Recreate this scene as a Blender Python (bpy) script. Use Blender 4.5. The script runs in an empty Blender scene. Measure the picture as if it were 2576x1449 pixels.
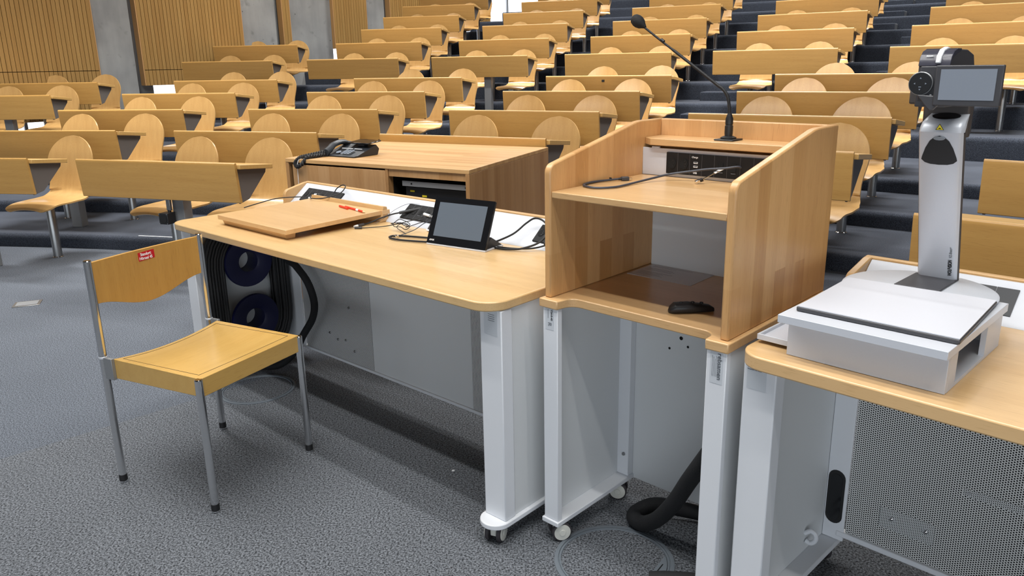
import bpy, bmesh, math, random
from mathutils import Vector, Matrix
random.seed(7)
R = math.radians
SC = bpy.context.scene
COL = SC.collection

# ------------------------------------------------------------------ camera
W_, H_ = 2576, 1449
F_PX, PITCH, ROLL = 1938.6, R(15.42), R(-0.975)
CAM_Z = 1.382
cp, sp, cr, sr = math.cos(PITCH), math.sin(PITCH), math.cos(ROLL), math.sin(ROLL)
FWD = Vector((0, cp, -sp)); UP0 = Vector((0, sp, cp)); RT0 = Vector((1, 0, 0))
RT = RT0 * cr + UP0 * sr
UP = UP0 * cr - RT0 * sr
cam = bpy.data.cameras.new('camera'); camo = bpy.data.objects.new('camera', cam); COL.objects.link(camo)
camo.matrix_world = Matrix(((RT.x, UP.x, -FWD.x, 0), (RT.y, UP.y, -FWD.y, 0), (RT.z, UP.z, -FWD.z, CAM_Z), (0, 0, 0, 1)))
cam.sensor_width = 36; cam.lens = F_PX * 36 / W_
cam.shift_x = -8.85 / W_; cam.shift_y = -25.96 / W_
cam.clip_start = .05; cam.clip_end = 200
SC.camera = camo

def proj(p):
    d = Vector(p) - Vector((0, 0, CAM_Z)); z = d.dot(FWD)
    if z <= .05: return None
    return (W_ / 2 + 8.85 + F_PX * d.dot(RT) / z, H_ / 2 - 25.96 - F_PX * d.dot(UP) / z)

# ------------------------------------------------------------------ world, lights, exposure
SC.view_settings.view_transform = 'Standard'; SC.view_settings.look = 'None'
SC.view_settings.gamma = 1; SC.view_settings.use_curve_mapping = False
SC.view_settings.exposure = 0.0
wd = bpy.data.worlds.new('world'); SC.world = wd; wd.use_nodes = True
wd.node_tree.nodes['Background'].inputs[0].default_value = (.86, .93, 1, 1)
wd.node_tree.nodes['Background'].inputs[1].default_value = 0.30

def area(name, loc, rot, sx, sy, power, color=(1, .985, .955), spread=180):
    l = bpy.data.lights.new(name, 'AREA'); l.shape = 'RECTANGLE'; l.size = sx; l.size_y = sy
    l.energy = power; l.color = color; l.spread = R(spread)
    o = bpy.data.objects.new(name, l); COL.objects.link(o); o.location = loc; o.rotation_euler = rot
    return o
# rows of fluorescent lamps under the ceiling of the hall
for lx, ly, lz, pw in ((-4.4, 7.0, 5.2, 150), (.9, 7.3, 5.2, 140),
                   (4.6, 6.2, 5.2, 150), (-2.0, 10.2, 6.2, 230), (2.6, 9.2, 6.2, 230), (6.6, 9.0, 6.2, 190),
                   (.8, 14.4, 6.6, 270), (6.0, 13.6, 6.6, 270)):
    area('lamp', (lx, ly, lz), (0, 0, R(-20)), 2.0, .35, pw, spread=105 if lz == 5.2 else 130)
# three long lamp strips over the stage, parallel to the lecturer's desks
for off, pw in ((.0, 150), (-.85, 150), (-1.66, 150)):
    sx_, sy_ = math.cos(R(-42)), math.sin(R(-42))
    area('lamp_strip', (-.731 + .1 * sx_ - off * sy_, 2.571 + .1 * sy_ + off * sx_, 4.8), (0, 0, R(-42)), 7.5, .10, pw)
# added cool fill light, low behind the camera; no windows are modelled there
area('cool_light', (-1.5, -5.6, 1.25), (R(90), 0, R(0)), 12, 1.3, 260, (.86, .93, 1))

# ------------------------------------------------------------------ node helpers / materials
def mat_new(name):
    m = bpy.data.materials.new(name); m.use_nodes = True
    return m, m.node_tree, m.node_tree.nodes['Principled BSDF']
def lin(c):
    return tuple((x / 12.92 if x <= .04045 else ((x + .055) / 1.055) ** 2.4) for x in [v / 255 for v in c]) + (1,)
def plain(name, rgb, rough=.5, metal=0, spec=.5, emit=0, bump=0, bscale=300, coat=0):
    m, t, b = mat_new(name)
    b.inputs['Base Color'].default_value = lin(rgb); b.inputs['Roughness'].default_value = rough
    b.inputs['Metallic'].default_value = metal; b.inputs['Specular IOR Level'].default_value = spec
    b.inputs['Coat Weight'].default_value = coat
    if emit:
        b.inputs['Emission Color'].default_value = lin(rgb); b.inputs['Emission Strength'].default_value = emit
    tc = t.nodes.new('ShaderNodeTexCoord'); n = t.nodes.new('ShaderNodeTexNoise'); n.inputs['Scale'].default_value = bscale
    t.links.new(tc.outputs['Object'], n.inputs['Vector'])
    mx = t.nodes.new('ShaderNodeMix'); mx.data_type = 'RGBA'; mx.inputs[0].default_value = 0
    ml = t.nodes.new('ShaderNodeMath'); ml.operation = 'MULTIPLY'; ml.inputs[1].default_value = .06
    t.links.new(n.outputs['Fac'], ml.inputs[0]); t.links.new(ml.outputs[0], mx.inputs[0])
    mx.inputs[6].default_value = lin(rgb); mx.inputs[7].default_value = lin([v * .7 for v in rgb])
    t.links.new(mx.outputs[2], b.inputs['Base Color'])
    if bump:
        bp = t.nodes.new('ShaderNodeBump'); bp.inputs['Strength'].default_value = bump; bp.inputs['Distance'].default_value = .002
        t.links.new(n.outputs['Fac'], bp.inputs['Height']); t.links.new(bp.outputs[0], b.inputs['Normal'])
    return m
def swz(t, grain, across):
    tc = t.nodes.new('ShaderNodeTexCoord'); s = t.nodes.new('ShaderNodeSeparateXYZ'); c = t.nodes.new('ShaderNodeCombineXYZ')
    t.links.new(tc.outputs['Object'], s.inputs[0])
    rest = [a for a in 'XYZ' if a not in (grain, across)][0]
    for i, a in enumerate((grain, across, rest)): t.links.new(s.outputs[a], c.inputs[i])
    return c.outputs[0]
def vmul(t, v, s):
    m = t.nodes.new('ShaderNodeVectorMath'); m.operation = 'MULTIPLY'; t.links.new(v, m.inputs[0]); m.inputs[1].default_value = s
    return m.outputs[0]
def mixc(t, fac, a, b, mode='MIX'):
    m = t.nodes.new('ShaderNodeMix'); m.data_type = 'RGBA'; m.blend_type = mode
    for i, v in ((0, fac), (6, a), (7, b)):
        if hasattr(v, 'links'): t.links.new(v, m.inputs[i])
        else: m.inputs[i].default_value = v
    return m.outputs[2]
def ramp(t, v, p0, p1, c0=(0, 0, 0, 1), c1=(1, 1, 1, 1)):
    r = t.nodes.new('ShaderNodeValToRGB'); t.links.new(v, r.inputs[0])
    r.color_ramp.elements[0].position = p0; r.color_ramp.elements[1].position = p1
    r.color_ramp.elements[0].color = c0; r.color_ramp.elements[1].color = c1
    return r.outputs[0]
def wood(name, c1, c2, grain='X', across='Y', stave=None, rough=.38, contrast=.5, coat=.15, offs=0):
    m, t, b = mat_new(name)
    v = swz(t, grain, across)
    if offs:
        ad = t.nodes.new('ShaderNodeVectorMath'); ad.operation = 'ADD'; t.links.new(v, ad.inputs[0]); ad.inputs[1].default_value = (offs, offs * .7, 0); v = ad.outputs[0]
    n = t.nodes.new('ShaderNodeTexNoise'); n.inputs['Scale'].default_value = 1; n.inputs['Detail'].default_value = 4
    t.links.new(vmul(t, v, (1.6, 34, 20)), n.inputs['Vector'])
    n2 = t.nodes.new('ShaderNodeTexNoise'); n2.inputs['Scale'].default_value = 1; n2.inputs['Detail'].default_value = 2
    t.links.new(vmul(t, v, (22, 420, 420)), n2.inputs['Vector'])
    f = ramp(t, n.outputs['Fac'], .3, .72)
    colr = mixc(t, mixc(t, contrast, (0, 0, 0, 1), f), lin(c1), lin(c2))
    if stave:
        br = t.nodes.new('ShaderNodeTexBrick'); br.inputs['Scale'].default_value = 1
        br.inputs['Brick Width'].default_value = stave[0]; br.inputs['Row Height'].default_value = stave[1]
        br.inputs['Mortar Size'].default_value = 0.0; br.offset = .37; br.squash = 1
        k = stave[2]
        br.inputs['Color1'].default_value = (1 + .10 * k, 1 + .10 * k, 1 + .13 * k, 1)
        br.inputs['Color2'].default_value = (1 - .16 * k, 1 - .27 * k, 1 - .42 * k, 1)
        t.links.new(v, br.inputs['Vector'])
        colr = mixc(t, 1.0, colr, br.outputs['Color'], 'MULTIPLY')
    p = ramp(t, n2.outputs['Fac'], .30, .42, (.80, .76, .70, 1), (1, 1, 1, 1))
    colr = mixc(t, .7, colr, p, 'MULTIPLY')
    t.links.new(colr, b.inputs['Base Color'])
    b.inputs['Roughness'].default_value = rough; b.inputs['Coat Weight'].default_value = coat; b.inputs['Coat Roughness'].default_value = .25
    return m
def carpet(name, a, b_, sc=170):
    m, t, b = mat_new(name)
    tc = t.nodes.new('ShaderNodeTexCoord')
    n = t.nodes.new('ShaderNodeTexNoise'); n.inputs['Scale'].default_value = sc; n.inputs['Detail'].default_value = 5; n.inputs['Roughness'].default_value = .75
    t.links.new(tc.outputs['Object'], n.inputs['Vector'])
    n2 = t.nodes.new('ShaderNodeTexNoise'); n2.inputs['Scale'].default_value = 1.3; n2.inputs['Detail'].default_value = 5
    t.links.new(tc.outputs['Object'], n2.inputs['Vector'])
    c = ramp(t, n.outputs['Fac'], .40, .63, lin(a), lin(b_))
    c = mixc(t, .55, c, ramp(t, n2.outputs['Fac'], .3, .7, (.78, .78, .79, 1), (1.12, 1.12, 1.12, 1)), 'MULTIPLY')
    t.links.new(c, b.inputs['Base Color']); b.inputs['Roughness'].default_value = 1; b.inputs['Specular IOR Level'].default_value = .05
    b.inputs['Sheen Weight'].default_value = .12
    bp = t.nodes.new('ShaderNodeBump'); bp.inputs['Strength'].default_value = .25; bp.inputs['Distance'].default_value = .003
    t.links.new(n.outputs['Fac'], bp.inputs['Height']); t.links.new(bp.outputs[0], b.inputs['Normal'])
    return m
def concrete(name):
    m, t, b = mat_new(name)
    tc = t.nodes.new('ShaderNodeTexCoord')
    def noise(sc, d=5, vec=None):
        n = t.nodes.new('ShaderNodeTexNoise'); n.inputs['Scale'].default_value = sc; n.inputs['Detail'].default_value = d
        t.links.new(vec or tc.outputs['Object'], n.inputs['Vector']); return n.outputs['Fac']
    c = ramp(t, noise(1.6), .3, .7, lin((118, 119, 120)), lin((150, 151, 150)))
    c = mixc(t, .5, c, ramp(t, noise(1, 6, vmul(t, tc.outputs['Object'], (9, 9, 1.2))), .3, .7, (.8, .8, .8, 1), (1.15, 1.15, 1.15, 1)), 'MULTIPLY')
    c = mixc(t, .9, c, ramp(t, noise(7, 2), .20, .36, (.62, .62, .62, 1), (1, 1, 1, 1)), 'MULTIPLY')
    vo = t.nodes.new('ShaderNodeTexVoronoi'); vo.inputs['Scale'].default_value = 5; t.links.new(tc.outputs['Object'], vo.inputs['Vector'])
    c = mixc(t, 1, c, ramp(t, vo.outputs['Distance'], .03, .06, (.35, .35, .35, 1), (1, 1, 1, 1)), 'MULTIPLY')
    t.links.new(c, b.inputs['Base Color']); b.inputs['Roughness'].default_value = .85
    return m
def perforated(name, rgb, pitch=.0062, hole=.30, ax=('X', 'Z')):
    m, t, b = mat_new(name)
    tc = t.nodes.new('ShaderNodeTexCoord'); s = t.nodes.new('ShaderNodeSeparateXYZ'); t.links.new(tc.outputs['Object'], s.inputs[0])
    def M(op, a, bb=None, cc=None):
        n = t.nodes.new('ShaderNodeMath'); n.operation = op
        for i, v in enumerate((a, bb, cc)):
            if v is None: continue
            if hasattr(v, 'links'): t.links.new(v, n.inputs[i])
            else: n.inputs[i].default_value = v
        return n.outputs[0]
    X = M('DIVIDE', s.outputs[ax[0]], pitch * 1.732); Z = M('DIVIDE', s.outputs[ax[1]], pitch)
    def cell(dx, dz):
        fx = M('SUBTRACT', M('FRACT', M('ADD', X, dx)), .5); fz = M('SUBTRACT', M('FRACT', M('ADD', Z, dz)), .5)
        fx = M('MULTIPLY', fx, 1.732)
        return M('SQRT', M('ADD', M('MULTIPLY', fx, fx), M('MULTIPLY', fz, fz)))
    d = M('MINIMUM', cell(100, 100), cell(100.5, 100.5))
    h = M('LESS_THAN', d, hole)
    tr = t.nodes.new('ShaderNodeBsdfTransparent'); mx = t.nodes.new('ShaderNodeMixShader')
    b.inputs['Base Color'].default_value = lin(rgb); b.inputs['Roughness'].default_value = .45
    dk = t.nodes.new('ShaderNodeBsdfDiffuse'); dk.inputs[0].default_value = (.004, .004, .005, 1)
    t.links.new(h, mx.inputs[0]); t.links.new(b.outputs[0], mx.inputs[1]); t.links.new(dk.outputs[0], mx.inputs[2])
    t.links.new(mx.outputs[0], t.nodes['Material Output'].inputs[0])
    return m

M = {}
M['beech_top'] = wood('beech_desktop', (214, 180, 128), (196, 158, 106), 'X', 'Y', (.9, .062, .28), .30, .5, .3)
M['beech_edge'] = wood('beech_edge', (204, 166, 114), (180, 138, 88), 'X', 'Z', None, .4)
M['beech_side'] = wood('beech_staves', (206, 164, 110), (182, 134, 84), 'Z', 'Y', (1.4, .058, 1.15), .38, .5)
M['beech_back'] = wood('beech_back', (210, 166, 114), (190, 142, 92), 'Z', 'X', (1.4, .055, .6), .38, .5)
M['beech_shelf'] = wood('beech_shelf', (212, 174, 124), (192, 150, 102), 'X', 'Y', (1.2, .07, .3), .3, .4, .3)
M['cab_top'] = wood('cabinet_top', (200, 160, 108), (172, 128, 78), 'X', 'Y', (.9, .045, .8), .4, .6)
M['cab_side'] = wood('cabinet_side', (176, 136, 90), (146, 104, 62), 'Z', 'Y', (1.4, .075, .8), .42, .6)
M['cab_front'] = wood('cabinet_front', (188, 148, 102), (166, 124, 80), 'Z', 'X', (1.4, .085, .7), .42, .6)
M['panel'] = wood('bench_panel_wood', (190, 147, 82), (170, 126, 64), 'X', 'Z', None, .42, .5)
M['bench_top'] = wood('bench_top_wood', (200, 160, 96), (182, 140, 78), 'X', 'Y', None, .35, .4)
M['ply'] = wood('seat_plywood', (200, 160, 102), (178, 136, 80), 'Z', 'X', None, .3, .45, .4)
M['chair_ply'] = wood('chair_plywood', (194, 148, 74), (172, 124, 54), 'Z', 'Y', None, .34, .4, .3)
M['chair_seat'] = wood('chair_seat_plywood', (206, 166, 94), (186, 142, 72), 'Y', 'X', None, .33, .4, .3)
M['slat'] = wood('wall_slat_wood', (160, 126, 72), (134, 102, 52), 'Z', 'X', (6, .052, .5), .5, .5, 0)
M['slat_edge'] = plain('slat_panel_edge', (178, 136, 86), .6)
M['carpet'] = carpet('carpet_floor', (22, 24, 28), (138, 143, 150), 165)
M['carpet_pale'] = carpet('carpet_floor_lighter', (36, 40, 46), (128, 135, 146), 190)
M['carpet_t'] = carpet('carpet_tiers', (28, 31, 38), (84, 90, 102), 240)
M['concrete'] = concrete('concrete')
M['white'] = plain('white_powder_metal', (222, 225, 230), .42, 0, .4, bump=.08, bscale=900)
M['grey'] = plain('light_grey_metal', (212, 215, 217), .5, 0, .4, bump=.08, bscale=900)
M['tray'] = plain('white_laminate', (203, 207, 215), .35)
M['perf'] = perforated('perforated_metal', (208, 210, 211), .0050, .29)
M['perf_big'] = perforated('perforated_metal_wide', (208, 209, 208), .0064, .30)
M['black'] = plain('black_plastic', (26, 27, 30), .45)
M['black_gloss'] = plain('black_glass', (20, 21, 24), .12)
M['rubber'] = plain('black_rubber', (20, 20, 22), .6)
M['sleeve'] = plain('black_cable_sleeve', (16, 17, 20), .8, bump=.5, bscale=220)
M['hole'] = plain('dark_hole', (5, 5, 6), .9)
M['chrome'] = plain('chrome', (225, 226, 228), .12, 1)
M['steel'] = plain('brushed_steel', (165, 166, 166), .34, 1)
M['alu'] = plain('silver_aluminium', (204, 208, 216), .38, .25)
M['bracket'] = plain('brown_grey_metal', (104, 98, 94), .5)
M['leg_grey'] = plain('grey_painted_steel', (128, 130, 132), .5)
M['anth'] = plain('anthracite_plastic', (66, 66, 70), .42)
M['anth2'] = plain('dark_brown_grey_plastic', (74, 69, 67), .5)
M['head_gloss'] = plain('dark_violet_grey_gloss', (62, 62, 72), .22)
M['clip'] = plain('satin_metal', (158, 160, 162), .4, .6)
M['socket'] = plain('socket_black', (20, 20, 22), .62, 0, .3)
M['phone'] = plain('telephone_plastic', (42, 45, 50), .42)
M['rail'] = plain('rack_rail_aluminium', (150, 152, 155), .4, .4)
M['screen'] = plain('touch_screen_glass', (92, 101, 112), .18)  # grey room reflection painted into the glass colour
M['lcd'] = plain('display_glass', (132, 140, 152), .25)
M['blue'] = plain('navy_blue_plastic', (12, 15, 56), .45)
M['paper'] = plain('paper', (206, 208, 216), .5)
M['sheetm'] = plain('laminated_sheet', (196, 196, 204), .25)
M['red'] = plain('red_label', (196, 22, 34), .4)
M['orange'] = plain('orange_red_pen', (224, 62, 36), .4)
M['ink'] = plain('black_ink', (22, 22, 24), .6)
M['greyink'] = plain('grey_ink', (120, 124, 130), .6)
M['greyink2'] = plain('dark_grey_ink', (84, 88, 94), .6)
M['labelm'] = plain('label_film', (202, 207, 213), .4)
M['whiteink'] = plain('white_ink', (240, 240, 240), .6)
M['yellow'] = plain('yellow_sticker', (232, 214, 40), .5)
M['ring'] = plain('grey_ring_plastic', (104, 112, 120), .5)
M['wheel'] = plain('cream_wheel_plastic', (208, 208, 200), .45)
M['tyre'] = plain('dark_tyre', (52, 48, 52), .6)
M['wallpaint'] = plain('white_wall_paint', (150, 152, 154), .8)
M['ceil'] = plain('ceiling_paint', (105, 107, 110), .9)
M['hose_grey'] = plain('cable_grey_blue', (62, 66, 76), .45)
M['tagw'] = plain('white_cable_tag', (236, 238, 240), .5)
M['cool_light'] = plain('daylight_glass', (236, 243, 255), .3, emit=2.6)
M['pencilwood'] = plain('pencil_wood', (222, 190, 140), .6)

# ------------------------------------------------------------------ mesh builder
class MB:
    def __init__(s): s.b = bmesh.new()
    def box(s, x0, x1, y0, y1, z0, z1, m=None):
        vs = [s.b.verts.new((x, y, z)) for z in (z0, z1) for y in (y0, y1) for x in (x0, x1)]
        if m is not None:
            for v in vs: v.co = m @ v.co
        for f in ((0, 2, 3, 1), (4, 5, 7, 6), (0, 1, 5, 4), (2, 6, 7, 3), (0, 4, 6, 2), (1, 3, 7, 5)):
            s.b.faces.new([vs[i] for i in f])
        return s
    def prism(s, pts, plane, a, b, m=None):
        def P(u, v, w):
            q = {'xy': (u, v, w), 'xz': (u, w, v), 'yz': (w, u, v)}[plane]
            q = Vector(q); return m @ q if m is not None else q
        A = [s.b.verts.new(P(u, v, a)) for u, v in pts]; B = [s.b.verts.new(P(u, v, b)) for u, v in pts]
        s.b.faces.new(A); s.b.faces.new(B[::-1]); n = len(pts)
        for i in range(n): s.b.faces.new((A[i], B[i], B[(i + 1) % n], A[(i + 1) % n]))
        return s
    def rings(s, rings, cap=True):
        R_ = [[s.b.verts.new(p) for p in r] for r in rings]
        n = len(R_[0])
        for a, b in zip(R_, R_[1:]):
            for i in range(n): s.b.faces.new((a[i], a[(i + 1) % n], b[(i + 1) % n], b[i]))
        if cap:
            s.b.faces.new(R_[0][::-1]); s.b.faces.new(R_[-1])
        return s
    def cyl(s, p, q, r1, r2=None, seg=20, cap=True):
        return s.tube([p, q], [r1, r1 if r2 is None else r2], seg, cap)
    def tube(s, pts, r, seg=10, cap=True, flat=None):
        pts = [Vector(p) for p in pts]; n = len(pts)
        rs = r if isinstance(r, (list, tuple)) else [r] * n
        T = [(pts[min(i + 1, n - 1)] - pts[max(i - 1, 0)]).normalized() for i in range(n)]
        ref = Vector((0, 0, 1)) if abs(T[0].z) < .9 else Vector((1, 0, 0))
        N = (ref - T[0] * ref.dot(T[0])).normalized(); out = []
        for i in range(n):
            N = (N - T[i] * N.dot(T[i])).normalized(); B = T[i].cross(N)
            out.append([pts[i] + (N * math.cos(a) * (flat or 1) + B * math.sin(a)) * rs[i] for a in [2 * math.pi * k / seg for k in range(seg)]])
        return s.rings(out, cap)
    def lathe(s, prof, c=(0, 0, 0), seg=32, axis='z', m=None, cap=True):
        rr = []
        for r, h in prof:
            ring = []
            for k in range(seg):
                a = 2 * math.pi * k / seg; u, v = r * math.cos(a), r * math.sin(a)
                q = {'z': (u, v, h), 'x': (h, u, v), 'y': (u, h, v)}[axis]
                q = Vector(q) + Vector(c); ring.append(m @ q if m is not None else q)
            rr.append(ring)
        return s.rings(rr, cap)
    def build(s, name, mat, parent=None, bevel=0, smooth=True, seg=2, ang=32):
        bmesh.ops.recalc_face_normals(s.b, faces=s.b.faces)
        me = bpy.data.meshes.new(name); s.b.to_mesh(me); s.b.free()
        me.materials.append(M[mat] if isinstance(mat, str) else mat)
        if smooth:
            for p in me.polygons: p.use_smooth = True
            me.set_sharp_from_angle(angle=R(ang))
        o = bpy.data.objects.new(name, me); COL.objects.link(o)
        if parent: o.parent = parent
        if bevel:
            bv = o.modifiers.new('bevel', 'BEVEL'); bv.width = bevel; bv.segments = seg; bv.limit_method = 'ANGLE'; bv.angle_limit = R(40)
            bv.harden_normals = False
        return o
def bx(name, mat, parent, x0, x1, y0, y1, z0, z1, bevel=0, m=None):
    return MB().box(x0, x1, y0, y1, z0, z1, m).build(name, mat, parent, bevel)
def tag(o, label, cat, group=None):
    o['label'] = label; o['category'] = cat
    if group: o['group'] = group
    return o
def struct(o): o['kind'] = 'structure'; return o
def thing(name, label, cat, loc=(0, 0, 0), rz=0, group=None):
    e = bpy.data.objects.new(name, None); COL.objects.link(e); e.empty_display_size = .1
    e.location = loc; e.rotation_euler = (0, 0, R(rz)); tag(e, label, cat, group); return e
def copy_tree(o, parent=None):
    c = o.copy(); COL.objects.link(c); c.parent = parent
    for ch in list(o.children): copy_tree(ch, c)
    return c
def crom(pts, n=8):
    P = [Vector(p) for p in pts]; P = [P[0] * 2 - P[1]] + P + [P[-1] * 2 - P[-2]]; out = []
    for i in range(1, len(P) - 2):
        a, b, c, d = P[i - 1:i + 3]
        for k in range(n):
            t = k / n
            out.append(.5 * ((2 * b) + (c - a) * t + (2 * a - 5 * b + 4 * c - d) * t * t + (3 * b - a - 3 * c + d) * t ** 3))
    out.append(P[-2]); return out
def arc(cx, cy, r, a0, a1, n=8):
    return [(cx + r * math.cos(R(a0 + (a1 - a0) * k / n)), cy + r * math.sin(R(a0 + (a1 - a0) * k / n))) for k in range(n + 1)]
def text(name, body, size, mat, parent, loc, rot, sx=1, align='LEFT', ext=.0004, bold=0):
    cu = bpy.data.curves.new(name, 'FONT'); cu.body = body; cu.size = size; cu.extrude = ext; cu.align_x = align; cu.offset = bold
    to = bpy.data.objects.new(name, cu); COL.objects.link(to)
    dg = bpy.context.evaluated_depsgraph_get(); me = bpy.data.meshes.new_from_object(to.evaluated_get(dg))
    bpy.data.objects.remove(to)
    me.materials.clear(); me.materials.append(M[mat])
    o = bpy.data.objects.new(name, me); COL.objects.link(o); o.parent = parent
    o.location = loc; o.rotation_euler = rot; o.scale = (sx, 1, 1); return o
XZ = (R(90), 0, 0)   # text facing local -Y

# ------------------------------------------------------------------ hall geometry (concentric tiers)
CC = Vector((-6.0981, -6.0137))
RA, DR, RF, DRU = 11.672, .93996, 16.9659, .89364
DZL, ZF, DZU, LB = .112548, 1.49691, .222766, 1.2854
TOP = .82                                            # height of a bench rim above its own floor
W0 = Vector((-4.5 - .0764, 11.9 + .0645)); WD = Vector((.6451, .7641)); WN = Vector((.7641, -.6451))   # left wall: point, direction, normal into the hall

def tiers():
    prof = [(RA + .75, -.02)]
    z = 0
    def nose(r, z0, z1):
        return [(r, z0), (r - .004, z1 - .05), (r - .002, z1 - .022), (r + .010, z1 - .006), (r + .03, z1)]
    for k in range(4):
        prof += nose(RA + .75 + DR * k, z, z + DZL); z += DZL
    zf = ZF - TOP; r = RF - .19
    for k in range(14):
        prof += nose(r, z, zf); z = zf; zf += DZU; r += DRU
    prof.append((r + 2, z))
    b = bmesh.new(); rows = []
    for i in range(0, 101):
        ph = R(-12 + i * .8); rows.append([b.verts.new((CC.x + math.sin(ph) * rr, CC.y + math.cos(ph) * rr, zz)) for rr, zz in prof])
    for a, c in zip(rows, rows[1:]):
        for j in range(len(prof) - 1): b.faces.new((a[j], a[j + 1], c[j + 1], c[j]))
    bmesh.ops.bisect_plane(b, geom=b.verts[:] + b.edges[:] + b.faces[:], plane_co=(W0.x, W0.y, 0), plane_no=(-WN.x, -WN.y, 0), clear_outer=True)
    bmesh.ops.recalc_face_normals(b, faces=b.faces)
    me = bpy.data.meshes.new('floor'); b.to_mesh(me); b.free(); me.materials.append(M['carpet_t'])
    for p in me.polygons: p.use_smooth = True
    me.set_sharp_from_angle(angle=R(50))
    if sum(p.normal.z * p.area for p in me.polygons) < 0: me.flip_normals()
    o = bpy.data.objects.new('floor', me); COL.objects.link(o); struct(o)
b = MB(); b.b.faces.new([b.b.verts.new(p) for p in ((-9, -4.3, 0), (-9, -6, 0), (9, -6, 0), (12, 8, 0), (3.62, 8, 0))])
struct(b.build('floor', 'carpet'))
b = MB(); b.b.faces.new([b.b.verts.new(p) for p in ((-9, -4.3, 0), (3.62, 8, 0), (-9, 9, 0))])      # lighter carpet on the far side of this straight line
struct(b.build('floor', 'carpet_pale'))
tiers()
def sector(mb, p0, p1, r0, r1, z0, z1, n=4):
    pts = [(CC.x + math.sin(R(p0 + (p1 - p0) * i / n)) * r0, CC.y + math.cos(R(p0 + (p1 - p0) * i / n)) * r0) for i in range(n + 1)]
    pts += [(CC.x + math.sin(R(p1 + (p0 - p1) * i / n)) * r1, CC.y + math.cos(R(p1 + (p0 - p1) * i / n)) * r1) for i in range(n + 1)]
    mb.prism(pts, 'xy', z0, z1)
for gi, g in enumerate((10.62, 16.6, 22.55, 28.5, 34.45)):
    mb = MB()
    for k in range(0, 12):
        z1 = ZF - TOP + DZU * k; z0 = z1 - (DZU if k else DZU); r = RF - .19 + DRU * k
        a, c = (g - .75, g + .75)
        if g > 30 and k >= 6: a, c = 31.9, 33.1
        sector(mb, a, c, r - .30, r + .01, z0 - .01, z1 - DZU / 2)
    o = mb.build('trim_%d' % (gi + 1), 'carpet_t', None, .012); struct(o)

# walls and ceiling
def wpt(t, n=0): p = W0 + WD * t + WN * n; return (p.x, p.y)
ang_w = math.degrees(math.atan2(WD.y, WD.x))
def wallbox(mb, t0, t1, n0, n1, z0, z1):
    mb.prism([wpt(t0, n0), wpt(t1, n0), wpt(t1, n1), wpt(t0, n1)], 'xy', z0, z1)
mb = MB()
wallbox(mb, -1.56, -1.06, -.30, .06, 0, 7)       # concrete piers standing between the timber bays
wallbox(mb, -1.12, -.98, -.30, -.08, 0, 7)
wallbox(mb, .62, 1.24, -.30, .06, 0, 7)
wallbox(mb, 1.20, 1.50, -.30, -.10, 0, 7)
wallbox(mb, 1.47, 2.34, -.30, .03, 0, 7)
wallbox(mb, 3.06, 3.50, -.30, .06, 0, 7)
wallbox(mb, 3.48, 3.66, -.30, -.08, 0, 7)
wallbox(mb, -9.0, -8.2, -.30, .06, 0, 7)
wallbox(mb, 11, 11.8, -.30, .06, 0, 7)
wallbox(mb, -1.0, -.78, -.30, -.10, 0, 1.3)
wallbox(mb, -9.0, 12, -.40, -.30, 2.6, 7)        # spandrel behind the timber
wallbox(mb, -9.0, 12, -.40, -.30, -.1, .42)
struct(mb.build('wall_left', 'concrete', None, .008))
# timber slat panels with the window band below
def slat_panel(t0, t1, zb, zt, label):
    p = wpt(t0, .0)
    e = thing('slat_wall_panel', label, 'wall panel', (p[0], p[1], zb), ang_w)
    L = t1 - t0; n = max(2, int(round(L / .052))); st = L / n; hh = zt - zb; zk = 1.40 - zb
    mb = MB()
    for i in range(n):
        x0 = i * st + .003; x1 = (i + 1) * st - .003
        if 0 < zk < hh and zb < 1.3:
            mb.box(x0, x1, -.105, -.08, 0, zk - .004); mb.box(x0, x1, -.105, -.08, zk + .004, hh)
        else: mb.box(x0, x1, -.105, -.08, 0, hh)
    mb.build('slats', 'slat', e, smooth=False)
    bx('backing_board', M['slat_back'], e, .004, L - .004, -.08, -.06, .002, hh - .002)
    bx('edge_board', 'slat_edge', e, -.016, .0, -.105, .02, 0, hh)
    bx('edge_board', 'slat_edge', e, L, L + .012, -.105, .02, 0, hh)
M['slat_back'] = plain('slat_backing', (46, 32, 18), .8)
slat_panel(-8.1, -4.9, .72, 6.9, 'slatted timber wall panel nearest the stage, far left')
slat_panel(-4.8, -1.575, .78, 6.9, 'wide slatted timber wall panel left of the first concrete pier')
slat_panel(-.97, .61, 1.19, 6.9, 'slatted timber wall panel between the first and second concrete piers')
slat_panel(1.35, 1.475, 1.3, 6.9, 'very narrow slatted timber strip between two concrete piers')
slat_panel(2.35, 3.05, 1.70, 6.9, 'slatted timber wall panel right of the broad concrete pier')
slat_panel(3.61, 6.30, 2.15, 6.9, 'slatted timber wall panel at the upper end of the hall')
slat_panel(6.34, 10.5, 3.3, 6.9, 'high hung slatted timber wall panel above the top daylit window')
wi = 1
for t0, t1 in ((-8.1, -4.9), (-4.8, -1.62), (-.97, .61), (2.35, 3.05), (3.67, 10.5)):
    mb = MB(); wallbox(mb, t0, t1, -.17, -.15, .42, 3.6)
    o = mb.build('window_%d' % wi, 'cool_light'); struct(o); wi += 1
    mb = MB()
    for tt in [t0 + .02] + [t0 + k * 1.15 for k in range(1, int((t1 - t0) / 1.15) + 1)]:
        wallbox(mb, tt - .02, tt + .02, -.15, -.11, .42, 3.2)
    mb.build('window_frame', 'leg_grey', o)
mb = MB(); mb.box(12, 12.2, -6, 26, 0, 7.2); struct(mb.build('wall_right', 'wallpaint'))
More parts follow.
